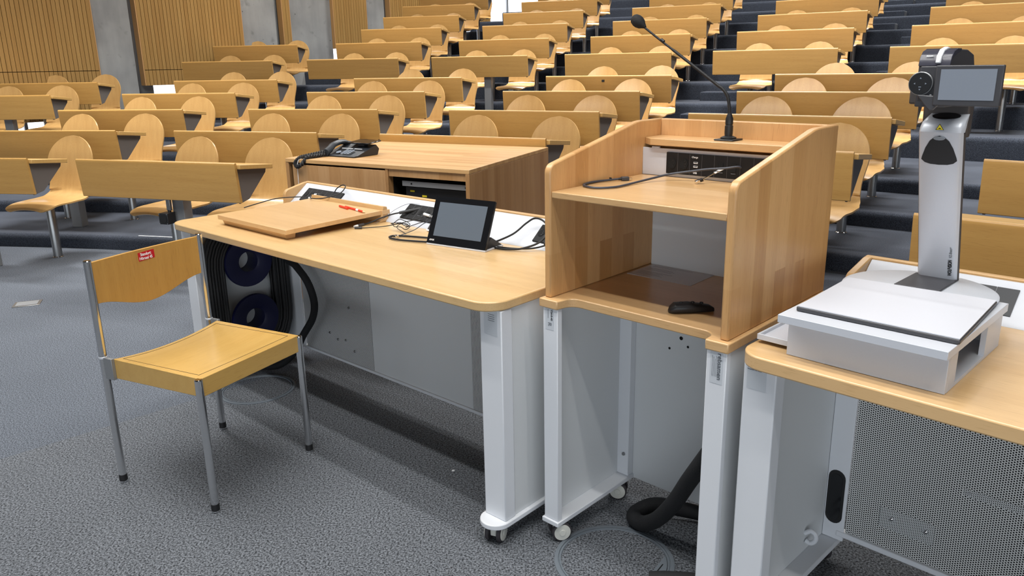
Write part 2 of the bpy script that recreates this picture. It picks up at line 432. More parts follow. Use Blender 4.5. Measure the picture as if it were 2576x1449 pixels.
mb = MB(); mb.box(-9.4, 12.2, -6.2, -6, 0, 7.2); struct(mb.build('wall_back', 'wallpaint'))
mb = MB(); mb.box(-9.4, -9.2, -6, 6.0, 0, 7.2); struct(mb.build('wall_left', 'wallpaint'))
mb = MB(); mb.box(-9.4, 12.2, 25.8, 26, 0, 7.2); struct(mb.build('wall_front', 'wallpaint'))
mb = MB(); mb.box(-9.4, 12.2, -6.2, 26, 7.0, 7.2); struct(mb.build('ceiling', 'ceil'))

# ------------------------------------------------------------------ auditorium benches and seats
def make_bench():
    e = thing('bench_desk', 'x', 'desk')
    # rim board: rounded top, leaning so that its foot sits a little further back
    prof = [(.030, -.255), (.034, -.25), (.012, -.012)] + [(.003 + .010 * math.cos(R(a)), -.010 + .010 * math.sin(R(a))) for a in (0, 30, 60, 90, 120, 150, 180)] + [(-.007, -.02), (.012, -.252), (.016, -.255)]
    MB().prism(prof, 'yz', -LB / 2, LB / 2).build('front_panel', 'panel', e, smooth=True)
    MB().prism([(.020, -.012), (.355, -.046), (.352, -.074), (.020, -.041)], 'yz', -LB / 2 + .005, LB / 2 + .02).build('desktop', 'bench_top', e, .003)
    for sx in (-1, 1):
        x = sx * (LB / 2 - .022)
        MB().prism([(.022, -.043), (.325, -.073), (.318, -.095), (.125, -.245), (.034, -.262)], 'yz', x - .006, x + .006).build('bracket', 'bracket', e)
    bx('leg', 'leg_grey', e, .035, .125, .085, .165, -TOP, -.050, .004)
    return e
def make_seat():
    e = thing('swivel_seat', 'x', 'seat')
    pr = crom([(-.235, .418), (-.215, .436), (-.13, .452), (0, .446), (.11, .444), (.19, .455), (.238, .49), (.262, .56), (.286, .66), (.312, .76), (.338, .85), (.352, .905)], 6)
    P = [(p.x, p.y) for p in [Vector((a[0], a[1])) for a in pr]]
    S = [0]
    for a, c in zip(P, P[1:]): S.append(S[-1] + math.hypot(c[0] - a[0], c[1] - a[1]))
    T = S[-1]; rt = .20
    def hw(s):
        if s < .07: return .13 + .068 * math.sqrt(max(0, 1 - (1 - s / .07) ** 2))
        if s > T - rt:
            q = (s - (T - rt)) / rt; return max(.004, rt * math.sqrt(max(0, 1 - q * q)))
        pts = [(.07, .198), (.22, .214), (.36, .212), (.44, .196), (.50, .182), (.56, .180), (T - rt, .20)]
        for (a, wa), (c, wc) in zip(pts, pts[1:]):
            if s <= c: k = (s - a) / (c - a); k = k * k * (3 - 2 * k); return wa + (wc - wa) * k
        return .20
    b = bmesh.new(); nt = 10; rows = []
    for (y, z), s in zip(P, S):
        w = hw(s); row = []
        for i in range(nt + 1):
            t = -1 + 2 * i / nt
            dz = -.020 * t * t * max(0, 1 - s / .30); dy = -.018 * (t * w / .19) ** 2 if s > .5 else 0
            row.append(b.verts.new((t * w, y + dy, z + dz)))
        rows.append(row)
    for a, c in zip(rows, rows[1:]):
        for i in range(nt): b.faces.new((a[i], a[i + 1], c[i + 1], c[i]))
    bmesh.ops.recalc_face_normals(b, faces=b.faces)
    bmesh.ops.solidify(b, geom=b.faces[:], thickness=.011)
    bmesh.ops.recalc_face_normals(b, faces=b.faces)
    me = bpy.data.meshes.new('seat_shell'); b.to_mesh(me); b.free(); me.materials.append(M['ply'])
    for p in me.polygons: p.use_smooth = True
    me.set_sharp_from_angle(angle=R(50))
    o = bpy.data.objects.new('seat_shell', me); COL.objects.link(o); o.parent = e
    MB().lathe([(.032, .004), (.032, .405), (.03, .41)], seg=20).build('post', 'steel', e)
    MB().lathe([(.038, 0), (.038, .008), (.033, .012)], seg=20).build('floor_ring', 'chrome', e)
    MB().prism([(-.10, .432), (.12, .432), (.07, .405), (-.05, .405)], 'yz', -.07, .07).build('mounting_plate', 'black', e)
    return e
bench0 = make_bench(); seat0 = make_seat(); used = [False, False]
ORD = ['front', 'second', 'third', 'fourth', 'fifth', 'sixth', 'seventh', 'eighth', 'ninth', 'tenth', 'eleventh', 'twelfth', 'thirteenth']
NTH = ['first', 'second', 'third', 'fourth', 'fifth', 'sixth', 'seventh', 'eighth']
lowf = {2.2: 'a', 10.42: 'b', 18.74: 'c', 27.03: 'd', 35.32: 'e', 43.75: 'f'}
def row_geo(i):
    if i < 5: return RA + DR * i, DZL * i
    return RF + DRU * (i - 5), ZF - TOP + DZU * (i - 5)
def frame_pt(i, ph, u, v, dz):
    r, z = row_geo(i); a = R(ph)
    rad = Vector((math.sin(a), math.cos(a))); tan = Vector((math.cos(a), -math.sin(a)))
    p = CC + rad * (r + v) + tan * u; return Vector((p.x, p.y, z + dz))
def inside(p, m=.02): return (Vector((p.x, p.y)) - W0).dot(WN) > m
def on_screen(pts, mg=2):
    ok = False
    q = [proj(p) for p in pts]
    q = [a for a in q if a]
    if not q: return False
    return min(a[0] for a in q) < W_ - mg and max(a[0] for a in q) > mg and max(a[1] for a in q) > mg and min(a[1] for a in q) < H_
plan = []
for i in range(0, 14):
    phs = [2.1, 10.42, 18.74, 27.03, 35.32, 43.75] if i < 5 else [1.63, 7.63, 13.66, 19.57, 25.53, 31.46, 37.43, 43.4]
    row = []
    for ph in phs:
        if i == 0 and 25 < ph < 40: continue            # the rack cabinet and an open floor take these two places
        if i == 0 and ph == 2.1: continue
        if not inside(frame_pt(i, ph, -LB / 2, 0, .8), .05): continue
        if i >= 7 and ph < 8: continue
        if not on_screen([frame_pt(i, ph, u, 0, z) for u in (-LB / 2, LB / 2) for z in (.56, .82)]): continue
        row.append(ph)
    plan.append(row)
SEATU = {0: (-.29, .365), 1: (-.29, .37)}
for i, row in enumerate(plan):
    for j, ph in enumerate(row):
        e = bench0 if not used[0] else copy_tree(bench0); used[0] = True
        p = frame_pt(i, ph, 0, 0, TOP); e.location = p; e.rotation_euler = (0, 0, R(-ph))
        nn = len(row)
        pos = 'the only one' if nn == 1 else (NTH[j] + ' from the left' if j < nn - 1 or nn < 3 else 'at the right end')
        if nn == 2: pos = ('left of the two', 'right of the two')[j]
        if i == 0: pos = ('at the left edge', 'before the stage desk with black speaker box', 'behind the document camera')[j]
        e['label'] = 'wooden bench desk in the %s row, %s' % (ORD[i], pos); e['group'] = 'bench desks of the lecture hall'
        uL, uR = SEATU.get(i, (-.33, .325))
        for sd, u in (('left', uL), ('right', uR)):
            q = frame_pt(i, ph, u, .44, 0)
            if not inside(q, .3): continue
            if not on_screen([frame_pt(i, ph, u, .7, .9), frame_pt(i, ph, u, .3, .45)]): continue
            c = seat0 if not used[1] else copy_tree(seat0); used[1] = True
            c.location = q; c.rotation_euler = (0, 0, R(-ph + random.uniform(-3, 3)))
            c['label'] = 'plywood swivel seat, %s place at the %s row desk %s' % (sd, ORD[i], pos.replace('before the stage desk with ', 'with '))
            c['group'] = 'plywood swivel seats'

# little black device clamped under the first bench rim
sp_e = thing('cube_loudspeaker', 'small black cube loudspeaker hanging under the front row desk', 'loudspeaker', frame_pt(0, 18.74, .035, .0, .44), -18.74)
bx('housing', 'black', sp_e, -.037, .037, -.01, .065, -.037, .037, .004)
MB().lathe([(.028, -.012), (.028, -.009), (.022, -.006), (.008, -.011)], (0, 0, 0), 28, 'y').build('speaker_cone', 'rubber', sp_e)
for sx in (-1, 1):
    for sz in (-1, 1): MB().lathe([(.003, -.012), (.003, -.009)], (sx * .031, 0, sz * .031), 8, 'y').build('screw', 'chrome', sp_e)
bx('mounting_bracket', 'steel', sp_e, .0, .03, .03, .05, .05, .125, .002)
MB().lathe([(.011, .034), (.011, .055)], (.012, .04, 0), 14).build('swivel_joint', 'black', sp_e)
# tiny wall plate on one bench rim
t = bx('socket_plate', 'ink', None, -.013, .013, -.0115, -.0055, -.06, -.04)
q = frame_pt(4, 27.03, -.03, 0, TOP); t.location = q; t.rotation_euler = (0, 0, R(-27.03)); tag(t, 'tiny dark plate on the rim of a fifth row bench', 'plate')

# ------------------------------------------------------------------ stage furniture helpers
def castor(parent, x, y, rot=0, r=.030):
    m = Matrix.Translation((x, y, r)) @ Matrix.Rotation(R(rot), 4, 'Z')
    c = MB().box(-.010, .010, -.02, .02, -.008, .03, m).build('castor', 'wheel', parent, .003)
    for sx in (-1, 1):
        MB().lathe([(r * .6, sx * .012), (r, sx * .013), (r, sx * .024), (r * .82, sx * .026)], (0, 0, 0), 28, 'x', m).build('tyre', 'tyre', c)
        MB().lathe([(r * .84, sx * .0255), (r * .84, sx * .028), (r * .35, sx * .029), (r * .3, sx * .031)], (0, 0, 0), 28, 'x', m).build('wheel_disc', 'wheel', c)
    return c
def desk_side(parent, x0, x1, y0, y1, ztop, outer, foot_pad=.008, rounded=True):
    """hollow metal side frame: front post, recessed side sheet, rear post, foot plate, castors"""
    s = 1 if outer > 0 else -1
    a = MB().box(x0, x1, y0, y0 + .045, .075, ztop).build('front_post', 'white', parent, .003)
    xi = (x1 - .045, x1 - .004) if s > 0 else (x0 + .004, x0 + .041)
    MB().box(xi[0], xi[1], y0 + .045, y1 - .03, .075, ztop).build('side_sheet', 'grey', parent, .002)
    MB().box(xi[0] - .002, xi[1] + .002, y1 - .03, y1, .075, ztop).build('rear_post', 'white', parent, .003)
    fx0, fx1 = x0 - foot_pad, x1 + foot_pad; rr = (fx1 - fx0) / 2
    pts = arc((fx0 + fx1) / 2, y0 - .045 + rr, rr, 180, 360, 14) + [(fx1, y1 + .02), (fx0, y1 + .02)]
    MB().prism(pts, 'xy', .058, .075).build('foot_plate', 'white', parent, .003)
    castor(parent, (x0 + x1) / 2, y0 + .0, 20); castor(parent, (x0 + x1) / 2, y1 - .05, 65)
def socket_face(mb_dark, cx, cy, m, r=.0145):
    pts = [(cx + r * math.cos(R(a)) * 1.0, cy + r * 1.15 * math.sin(R(a))) for a in (0, 50, 90, 130, 180, 230, 270, 310)]
    mb_dark.prism(pts, 'xy', .0001, .0012, m)
def power_strip(parent, m, n, w, hgt, kinds):
    """m maps (along, up-slope, out) onto the place"""
    s = MB().box(0, w, 0, hgt, 0, .006, m).build('socket_strip', 'socket', parent, .0015)
    mw = w / n
    for i in range(n):
        k = kinds[i] if i < len(kinds) else 'b'
        cx = mw * (i + .5); cy = hgt / 2; mm = m @ Matrix.Translation((0, 0, .006))
        if i: MB().box(mw * i - .0006, mw * i + .0006, 0, hgt, .0, .0004, mm).build('module_joint', 'anth', s)
        if k == 's':
            d = MB(); socket_face(d, cx, cy, mm); d.build('power_socket', 'hole', s)
            r_ = MB()
            for (px, py) in ((cx + .004, cy + .008), (cx + .004, cy - .008), (cx + .007, cy)):
                r_.lathe([(.0019, .0012), (.0019, .0018)], (px, py, 0), 8, 'z', mm)
            r_.build('pin_hole', 'black', s)
        if k == 'j':
            MB().box(cx - .0075, cx + .0075, cy - .012, cy + .012, .0001, .001, mm).build('data_port', 'hole', s)
            MB().box(cx - .007, cx + .007, cy - .0165, cy - .0155, .0001, .001, mm).build('port_rim', 'greyink', s)
        if k == 'u':
            for dy in (.006, -.005):
                MB().box(cx - .0065, cx + .0065, cy + dy - .0026, cy + dy + .0026, .0001, .001, mm).build('usb_port', 'whiteink', s)
                MB().box(cx - .0052, cx + .0055, cy + dy - .0002, cy + dy + .0019, .001, .0014, mm).build('usb_slot', 'hole', s)
    return s

def tray_back(e, x0, x1, yw=.575, strips=()):
    """raised cable tray along the back edge of a desk: sloping white sheet, wooden rim and cheeks"""
    y1, z1 = .680, .846
    MB().prism([(yw, .7605), (yw + .004, .766), (y1, z1), (y1 + .006, z1), (y1 + .006, .735), (yw, .735)], 'yz', x0 + .022, x1 - .022).build('cable_tray', 'tray', e, .001)
    bx('tray_rim', 'beech_edge', e, x0 + .0, x1, y1 + .0062, y1 + .026, .735, .853, .004)
    for xa in (x0, x1 - .021):
        pts = [(yw - .02, .7605)] + arc(yw + .012, .800, .030, 180, 112, 6) + [(y1 - .01, .850), (y1 + .006, .852), (y1 + .006, .7605)]
        MB().prism(pts, 'yz', xa, xa + .021).build('tray_cheek', 'beech_edge', e, .003)
    sl = math.atan2(z1 - .766, y1 - yw - .004)
    for (xa, w, n, kinds, s0) in strips:
        m = Matrix.Translation((xa, yw + .004 + s0 * math.cos(sl), .766 + s0 * math.sin(sl))) @ Matrix.Rotation(sl, 4, 'X')
        power_strip(e, m, n, w, .078, kinds)
def rounded_top(e, x0, x1, y0, y1, z0, z1, r, mat='beech_top', right=True, name='tabletop'):
    pts = arc(x0 + r, y0 + r, r, 180, 270, 8) + (arc(x1 - r, y0 + r, r, 270, 360, 8) if right else [(x1, y0)]) + [(x1, y1), (x0, y1)]
    return MB().prism(pts, 'xy', z0, z1).build(name, mat, e, .004)

# ------------------------------------------------------------------ left lecturer's desk
O1, Y1 = (-.7309, 2.5714, 0), -42
d1 = thing('lecturer_desk', 'long beech topped desk with white metal legs, left of the lectern', 'desk', O1, Y1)
rounded_top(d1, -1.012, .892, 0, .70, .732, .760, .075)
desk_side(d1, .804, .887, .045, .53, .731, 1)
desk_side(d1, -1.004, -.921, .045, .53, .731, -1)
bx('modesty_panel', 'grey', d1, -.306, .302, .500, .512, .100, .731, .001)
bx('perforated_panel', 'perf', d1, -.82, -.308, .500, .506, .100, .731)
bx('perforated_panel', 'perf', d1, .304, .803, .500, .506, .100, .731)
bx('corner_column', 'white', d1, -.961, -.822, .492, .4998, .090, .731, .002)
bx('bottom_rail', 'white', d1, -.920, .803, .492, .514, .090, .102, .002)
for (x, z) in ((-.62, .21), (-.56, .19), (-.50, .20), (-.46, .36), (-.44, .16)):
    MB().lathe([(.006, .4985), (.0045, .495)], (x, 0, z), 10, 'y').build('bolt', 'steel', d1)
tray_back(d1, -1.005, .892, strips=((-.925, .28, 7, 'ssjjbbb', .022), (-.19, .28, 7, 'ssjjjbb', .022), (.53, .28, 7, 'ssbbbbb', .022)))
# leg sticker
st = bx('sticker', 'labelm', d1, .822, .872, .0441, .0447, .655, .728)
for k in range(4): bx('print_line', 'greyink', st, .838, .862, .0436, .0441, .715 - k * .006, .7165 - k * .006)
# blue bobbins with the cable wound round them, on the inner face of the left frame
cb = thing('cable_reel', 'black cable wound around two navy blue bobbins under the left desk', 'cable reel', O1, Y1)
for cy_, cz in ((.272, .552), (.278, .285)):
    MB().lathe([(.046, -.960), (.046, -.872), (.058, -.866), (.112, -.864), (.114, -.870), (.114, -.880), (.062, -.882), (.050, -.890), (.046, -.9600)], (0, cy_, cz), 40, 'x', cap=False).build('bobbin', 'blue', cb)
coil = MB()
for k in range(7):
    for lay in range(2):
        a = .120 + k * .0128 + random.uniform(-.003, .003); xx = -.905 + lay * .022 + random.uniform(-.003, .003)
        pts = [(xx, .275 + a * math.cos(R(t)), .545 + a * math.sin(R(t)) * 1.12) for t in range(0, 181, 15)] + [(xx, .275 + a * math.cos(R(t)), .290 + a * math.sin(R(t)) * 1.12) for t in range(180, 361, 15)]
        pts = [(p[0], p[1], min(p[2], .718)) for p in pts]
        pts.append(pts[0]); coil.tube(pts, .0075, 8, False)
coil.build('cable', 'rubber', cb)
ho = MB().tube([(p[0], p[1], p[2]) for p in crom([(-.82, .44, .70), (-.80, .42, .56), (-.73, .42, .527), (-.645, .42, .464), (-.606, .42, .378), (-.630, .42, .297), (-.70, .41, .206), (-.78, .40, .10), (-.86, .36, .03), (-.95, .30, .02)], 8)], .0165, 12).build('cable_hose', 'sleeve')
ho.location = O1; ho.rotation_euler = (0, 0, R(Y1)); tag(ho, 'thick black cable hose hanging down under the left desk', 'hose')

# ------------------------------------------------------------------ lectern
O2, Y2 = (.07168, 2.04616, 0), -43.4
le = thing('lectern', 'beech lectern with open shelf on narrow white metal legs', 'lectern', O2, Y2)
def lside(x0, x1, inner):
    MB().box(x0, x1, 0, .020, .075, .734).build('front_post', 'white', le, .002)
    xs = (x0 + .004, x0 + .010) if inner > 0 else (x1 - .010, x1 - .004)
    MB().box(xs[0], xs[1], .02, .355, .075, .734).build('side_sheet', 'grey', le, .001)
    MB().box(x0, x1, .355, .383, .075, .734).build('rear_post', 'white', le, .002)
    MB().box(x0 - .005, x1 + .005, -.006, .386, .060, .075).build('foot_plate', 'white', le, .002)
    castor(le, (x0 + x1) / 2 + (.004 if inner > 0 else -.004), .035, -32); castor(le, (x0 + x1) / 2, .34, -60)
lside(.005, .057, 1); lside(.514, .566, -1)
bx('back_sheet', 'grey', le, .006, .565, .3835, .388, .060, .734, .001)
for (x, z, r) in ((.218, .585, .006), (.179, .544, .004), (.242, .563, .004)):
    MB().lathe([(r, .3825), (r * .9, .382)], (x, 0, z), 10, 'y').build('screw_hole', 'hole', le)
MB().lathe([(.006, .353), (.005, .349)], (.040, 0, .151), 12, 'y').build('bolt', 'steel', le)
pts = [(-.005, -.006), (.060, -.006), (.064, .020)] + arc(.095, .018, .031, 175, 90, 6) + arc(.478, .018, .031, 90, 5, 6) + [(.509, .020), (.511, -.006), (.571, -.006), (.571, .556), (-.005, .556)]
MB().prism(pts, 'xy', .735, .760).build('base_board', 'beech_shelf', le, .003)
side = [(.010, .7602), (.010, 1.100)] + arc(.036, 1.104, .026, 180, 102, 6) + [(.405, 1.214), (.43, 1.2165), (.556, 1.2165), (.556, .7602)]
MB().prism(side, 'yz', .003, .0245).build('side_panel', 'beech_side', le, .004)
MB().prism(side, 'yz', .5395, .561).build('side_panel', 'beech_side', le, .004)
bx('back_panel', 'beech_back', le, .0247, .5393, .535, .556, .7602, 1.2165, .003)
bx('shelf', 'beech_shelf', le, .0247, .5393, .014, .438, 1.038, 1.056, .0025)
bx('inner_back', 'grey', le, .0247, .5393, .505, .511, .7602, 1.037)
bx('socket_board', 'tray', le, .0247, .5393, .440, .446, 1.0562, 1.1375, .001)
MB().prism([(.0247, .452), (.060, .425), (.5393, .425), (.5393, .5348), (.0247, .5348)], 'xy', 1.146, 1.1665).build('microphone_ledge', 'beech_shelf', le, .002)
ps = power_strip(le, Matrix.Translation((.112, .4395, 1.066)) @ Matrix.Rotation(R(90), 4, 'X'), 10, .395, .062, 'ssubjjbbbb')
text('charge_text', 'Charge', .0072, 'whiteink', ps, (.1975, .4330, 1.1165), XZ, .95)
text('usb_text', 'USB', .0072, 'whiteink', ps, (.2035, .4330, 1.0715), XZ, 1)
bx('magnet_clip', 'tray', le, .058, .083, .438, .445, 1.1378, 1.1415)
# the two stickers on its legs
s1 = bx('sticker', 'labelm', le, .014, .043, -.0008, -.0002, .672, .733)
text('sticker_text', 'Y24-0-45', .0085, 'ink', s1, (.034, -.0013, .7315), (R(90), R(90), 0), 1.0)
text('sticker_text', 'R', .018, 'greyink', s1, (.024, -.0013, .694), (R(90), R(90), 0), 1.0)
bx('print_line', 'ink', s1, .0235, .0243, -.0012, -.0008, .705, .731)
s2 = bx('sticker', 'labelm', le, .525, .557, -.0008, -.0002, .655, .732)
text('sticker_text', 'rebsamen', .0165, 'greyink2', s2, (.5440, -.0013, .7315), (R(90), R(90), 0), 1.02)
for k in range(5): bx('print_line', 'greyink', s2, .530 + k * .0035, .5308 + k * .0035, -.0012, -.0008, .672, .724 - (k % 3) * .004)

# gooseneck microphone
mi = thing('gooseneck_microphone', 'black gooseneck microphone standing on the lectern ledge', 'microphone', (0, 0, 0), 0)
mi.location = O2; mi.rotation_euler = (0, 0, R(Y2))
MZ = 1.167; mx_, my_ = .280, .487
bx('base_plate', 'black', mi, mx_ - .030, mx_ + .030, my_ - .030, my_ + .030, MZ, MZ + .004, .002)
MB().lathe([(.022, MZ + .004), (.022, MZ + .008), (.0125, MZ + .012)], (mx_, my_, 0), 28).build('collar', 'rubber', mi)
MB().lathe([(.0105, MZ + .010), (.0115, MZ + .020), (.0115, MZ + .040), (.0100, MZ + .041), (.0100, MZ + .044), (.0108, MZ + .045), (.0105, MZ + .060), (.0070, MZ + .070), (.0055, MZ + .075)], (mx_, my_, 0), 24).build('body', 'black', mi)
neck = crom([(mx_, my_, MZ + .07), (mx_ - .003, my_, MZ + .095), (mx_ - .010, my_, MZ + .122), (mx_ - .026, my_, MZ + .141), (mx_ - .042, my_, MZ + .151), (.190, my_, MZ + .183), (.122, my_, MZ + .228), (.054, my_, MZ + .272), (-.012, my_, MZ + .316)], 7)
rs = [.0043 if i < 46 else .0032 for i in range(len(neck))]
MB().tube(neck, rs, 12).build('gooseneck', 'rubber', mi)
MB().tube([(.056, my_, MZ + .2735), (.046, my_, MZ + .2800)], [.0052, .0052], 12).build('joint', 'black', mi)
dv = Vector((-.83, 0, .55)).normalized(); hp = Vector((-.010, my_, MZ + .317)); hs = []
for k, rr in ((0, .004), (.010, .0095), (.018, .0150), (.028, .0180), (.038, .0180), (.047, .0155), (.052, .0110), (.0545, .004)): hs.append((hp + dv * k, rr))
MB().tube([a for a, _ in hs], [r for _, r in hs], 20).build('windscreen', 'sleeve', mi)

# things lying on and in the lectern
def placed(o, O, Y): o.location = O; o.rotation_euler = (0, 0, R(Y)); return o
sh = thing('laminated_sheet', 'laminated printed sheet lying at the back inside the lectern', 'paper'); placed(sh, O2, Y2)
m_ = Matrix(((1, 0, 0, 0), (0, 1, 0, 0), (0, 0, 1, 0), (0, 0, 0, 1)))
MB().prism([(.034, .358), (.256, .358), (.250, .503), (.033, .503)], 'xy', .7602, .7610).build('sheet', 'sheetm', sh)
mb = MB()
for k in range(11):
    y = .488 - k * .0105
    if k in (2, 6): continue
    mb.box(.048, .048 + random.uniform(.08, .17), y, y + .0016, .7610, .7613)
mb.build('print_lines', 'greyink', sh)
rm = thing('remote_control', 'black hand-held remote control lying in the lectern compartment', 'remote control', (0, 0, 0)); placed(rm, O2, Y2)
c0 = Vector((.340, .108, .7745)); c1 = Vector((.424, .194, .7745)); ax = (c1 - c0).normalized(); sd = Vector((-ax.y, ax.x, 0))
rings = []
for k, (w, hh) in ((0, (.006, .004)), (.004, (.014, .008)), (.015, (.020, .0125)), (.05, (.021, .013)), (.08, (.018, .011)), (.105, (.012, .009)), (.118, (.005, .005))):
    c = c0 + ax * k + Vector((0, 0, -.0143 + hh * 1.05)); rings.append([c + sd * w * math.copysign(abs(math.cos(a)) ** .7, math.cos(a)) + Vector((0, 0, hh)) * math.copysign(abs(math.sin(a)) ** .8, math.sin(a)) for a in [2 * math.pi * i / 24 for i in range(24)]])
MB().rings(rings).build('housing', 'black', rm)
for k in (.032, .062, .085):
    c = c0 + ax * k + Vector((0, 0, .0105 if k < .07 else .0085)); MB().lathe([(.005, 0), (.0045, .0028)], tuple(c), 14).build('button', 'rubber', rm)
hd = thing('hdmi_cable', 'dark grey video cable looped across the lectern shelf', 'cable'); placed(hd, O2, Y2)
path = [(.352, .438, 1.098), (.345, .425, 1.1025), (.320, .405, 1.099), (.270, .40, 1.093), (.22, .395, 1.084), (.165, .370, 1.074), (.135, .300, 1.064), (.130, .21, 1.0602), (.128, .150, 1.0602), (.095, .112, 1.0602), (.045, .128, 1.0602), (-.004 + .032, .165, 1.0602), (.028, .205, 1.0602), (.034, .232, 1.0602), (.046, .256, 1.0612), (.056, .272, 1.062)]
MB().tube(crom(path, 8), .0031, 10).build('cord', 'hose_grey', hd)
MB().tube([(.056, .272, 1.062), (.061, .2805, 1.0625)], [.0034, .0045], 12).build('strain_relief', 'black', hd)
mm = Matrix.Translation((.061, .2805, 1.0625)) @ Matrix.Rotation(R(52), 4, 'Z')
MB().box(0, .022, -.0075, .0075, -.0055, .0055, mm).build('plug_housing', 'anth', hd, .0015)
MB().box(.022, .031, -.006, .006, -.0025, .0025, mm).build('plug_tip', 'chrome', hd)
MB().box(-.034, -.030, -.006, .006, -.0035, .0045, mm).build('cable_tie', 'black', hd)
rj = thing('network_cable', 'short network cable with white tag hanging from the lectern sockets', 'cable'); placed(rj, O2, Y2)
MB().tube(crom([(.312, .438, 1.094), (.305, .425, 1.095), (.292, .405, 1.086), (.276, .382, 1.073), (.268, .368, 1.066)], 6), .0018, 8).build('cord', 'chrome', rj)
MB().tube([(.3060, .427, 1.0950), (.300, .416, 1.092), (.290, .400, 1.084)], [.003, .0065, .0055], 10, True, .45).build('tag', 'tagw', rj)
mm = Matrix.Translation((.270, .372, 1.0675)) @ Matrix.Rotation(R(-123), 4, 'Z') @ Matrix.Rotation(R(18), 4, 'Y')
MB().box(0, .010, -.0055, .0055, -.004, .004, mm).build('boot', 'black', rj, .001)
MB().box(.010, .023, -.0058, .0058, -.004, .004, mm).build('plug', 'chrome', rj, .0008)
# hose under the lectern
hz = MB().tube(crom([(.50, .09, .44), (.455, .108, .365), (.405, .138, .285), (.345, .165, .180), (.275, .195, .085), (.215, .215, .035), (.172, .230, .026), (.158, .262, .028), (.190, .315, .042), (.26, .360, .034), (.36, .40, .030), (.50, .43, .030)], 8), .0235, 14).build('cable_hose', 'sleeve')
placed(hz, O2, Y2); tag(hz, 'thick black cable hose looping down to the carpet beneath the lectern', 'hose')
hz2 = thing('cable_hose', 'black cable hose with torn end lying beside the right lectern leg', 'hose'); placed(hz2, O2, Y2)
MB().tube([(.60, .12, .05), (.50, .06, .045), (.42, .012, .040), (.385, -.010, .037)], [.034, .034, .033, .030], 14).build('sleeve', 'sleeve', hz2)
MB().tube(crom([(.39, -.008, .037), (.355, -.020, .030), (.335, -.02, .018), (.315, -.03, .010)], 6), .011, 10).build('core', 'rubber', hz2)
MB().tube([(.372, -.030, .030), (.345, -.050, .022)], [.006, .006], 10).build('connector', 'chrome', hz2)

# ------------------------------------------------------------------ touch panel and clutter on the left desk
tp = thing('touch_panel', 'black tabletop touch screen on the left desk, leaning back', 'touch screen', (0, 0, 0)); 
X1 = Vector((math.cos(R(Y1)), math.sin(R(Y1)))); Yv = Vector((-math.sin(R(Y1)), math.cos(R(Y1))))
def L1(x, y, z): p = Vector((O1[0], O1[1])) + X1 * x + Yv * y; return (p.x, p.y, z)
tp.location = L1(.196, .394, .7602); tp.rotation_euler = (0, 0, R(Y1 + 8.2))
WP = .262
MB().prism([(0, 0), (WP, 0), (WP, .112), (0, .112)], 'xy', 0, .006).build('base_plate', 'tray', tp, .001)
MB().prism([(0, .006), (.112, .006), (.045, .045), (.008, .014)], 'yz', .004, WP - .004).build('foot', 'black', tp, .002)
tl = math.atan2(.068, .158)
mt = Matrix.Translation((0, .002, .0065)) @ Matrix.Rotation(R(90) - tl, 4, 'X')
HP = .174
MB().prism([(0, 0), (WP, 0), (WP, HP), (0, HP)], 'xy', -.010, 0, mt).build('housing', 'black', tp, .002)
MB().prism([(0, 0), (WP, 0), (WP, HP), (0, HP)], 'xy', .0002, .0016, mt).build('bezel_glass', 'black_gloss', tp)
MB().prism([(.024, .028), (WP - .026, .028), (WP - .026, HP - .021), (.024, HP - .021)], 'xy', .0017, .0022, mt).build('screen', 'screen', tp)
tx = text('logo_text', 'AMX', .0095, 'whiteink', tp, (0, 0, 0), (0, 0, 0), 1.1); tx.matrix_local = mt @ Matrix.Translation((.011, .009, .0024)); tx.scale = (1.1, 1, 1)

pk = []
db = thing('sloping_board', 'beech writing board with raised ledge lying on the left desk', 'board', (0, 0, 0)); placed(db, O1, Y1)
mt2 = Matrix.Translation((0, .105, .793)) @ Matrix.Rotation(R(1.0), 4, 'X')
MB().prism([(-.775, 0), (-.262, 0), (-.262, .46), (-.775, .46)], 'xy', -.010, .008, mt2).build('board', 'beech_shelf', db, .0015)
MB().prism([(-.77, .452), (-.255, .452), (-.255, .492), (-.77, .492)], 'xy', -.010, .008, mt2).build('rear_strip', 'beech_shelf', db, .001)
MB().prism([(.548, .7605), (.592, .7605), (.585, .822), (.566, .826)], 'yz', -.775, -.258).build('pen_ledge', 'beech_edge', db, .002)
MB().prism([(.124, .7605), (.160, .7605), (.165, .7828), (.116, .7828)], 'yz', -.76, -.29).build('front_foot', 'beech_edge', db, .001)
pc = thing('pencil', 'red and white carpenter pencil lying on the writing board', 'pencil', (0, 0, 0)); placed(pc, O1, Y1)
MB().tube([(-.445, .512, .8125), (-.285, .483, .8125)], .0048, 8, True).build('shaft', 'orange', pc)
MB().tube([(-.345, .4939, .8126), (-.325, .4903, .8126)], .0051, 8).build('white_band', 'tagw', pc)
MB().tube([(-.285, .483, .8125), (-.268, .4799, .8125)], [.0047, .0008], 8).build('tip', 'pencilwood', pc)
pn = MB().tube([(-.478, .506, .8125), (-.40, .490, .8125)], .0050, 8).build('marker_pen', 'orange'); placed(pn, O1, Y1); tag(pn, 'short red pen lying next to the red and white pencil', 'pen')
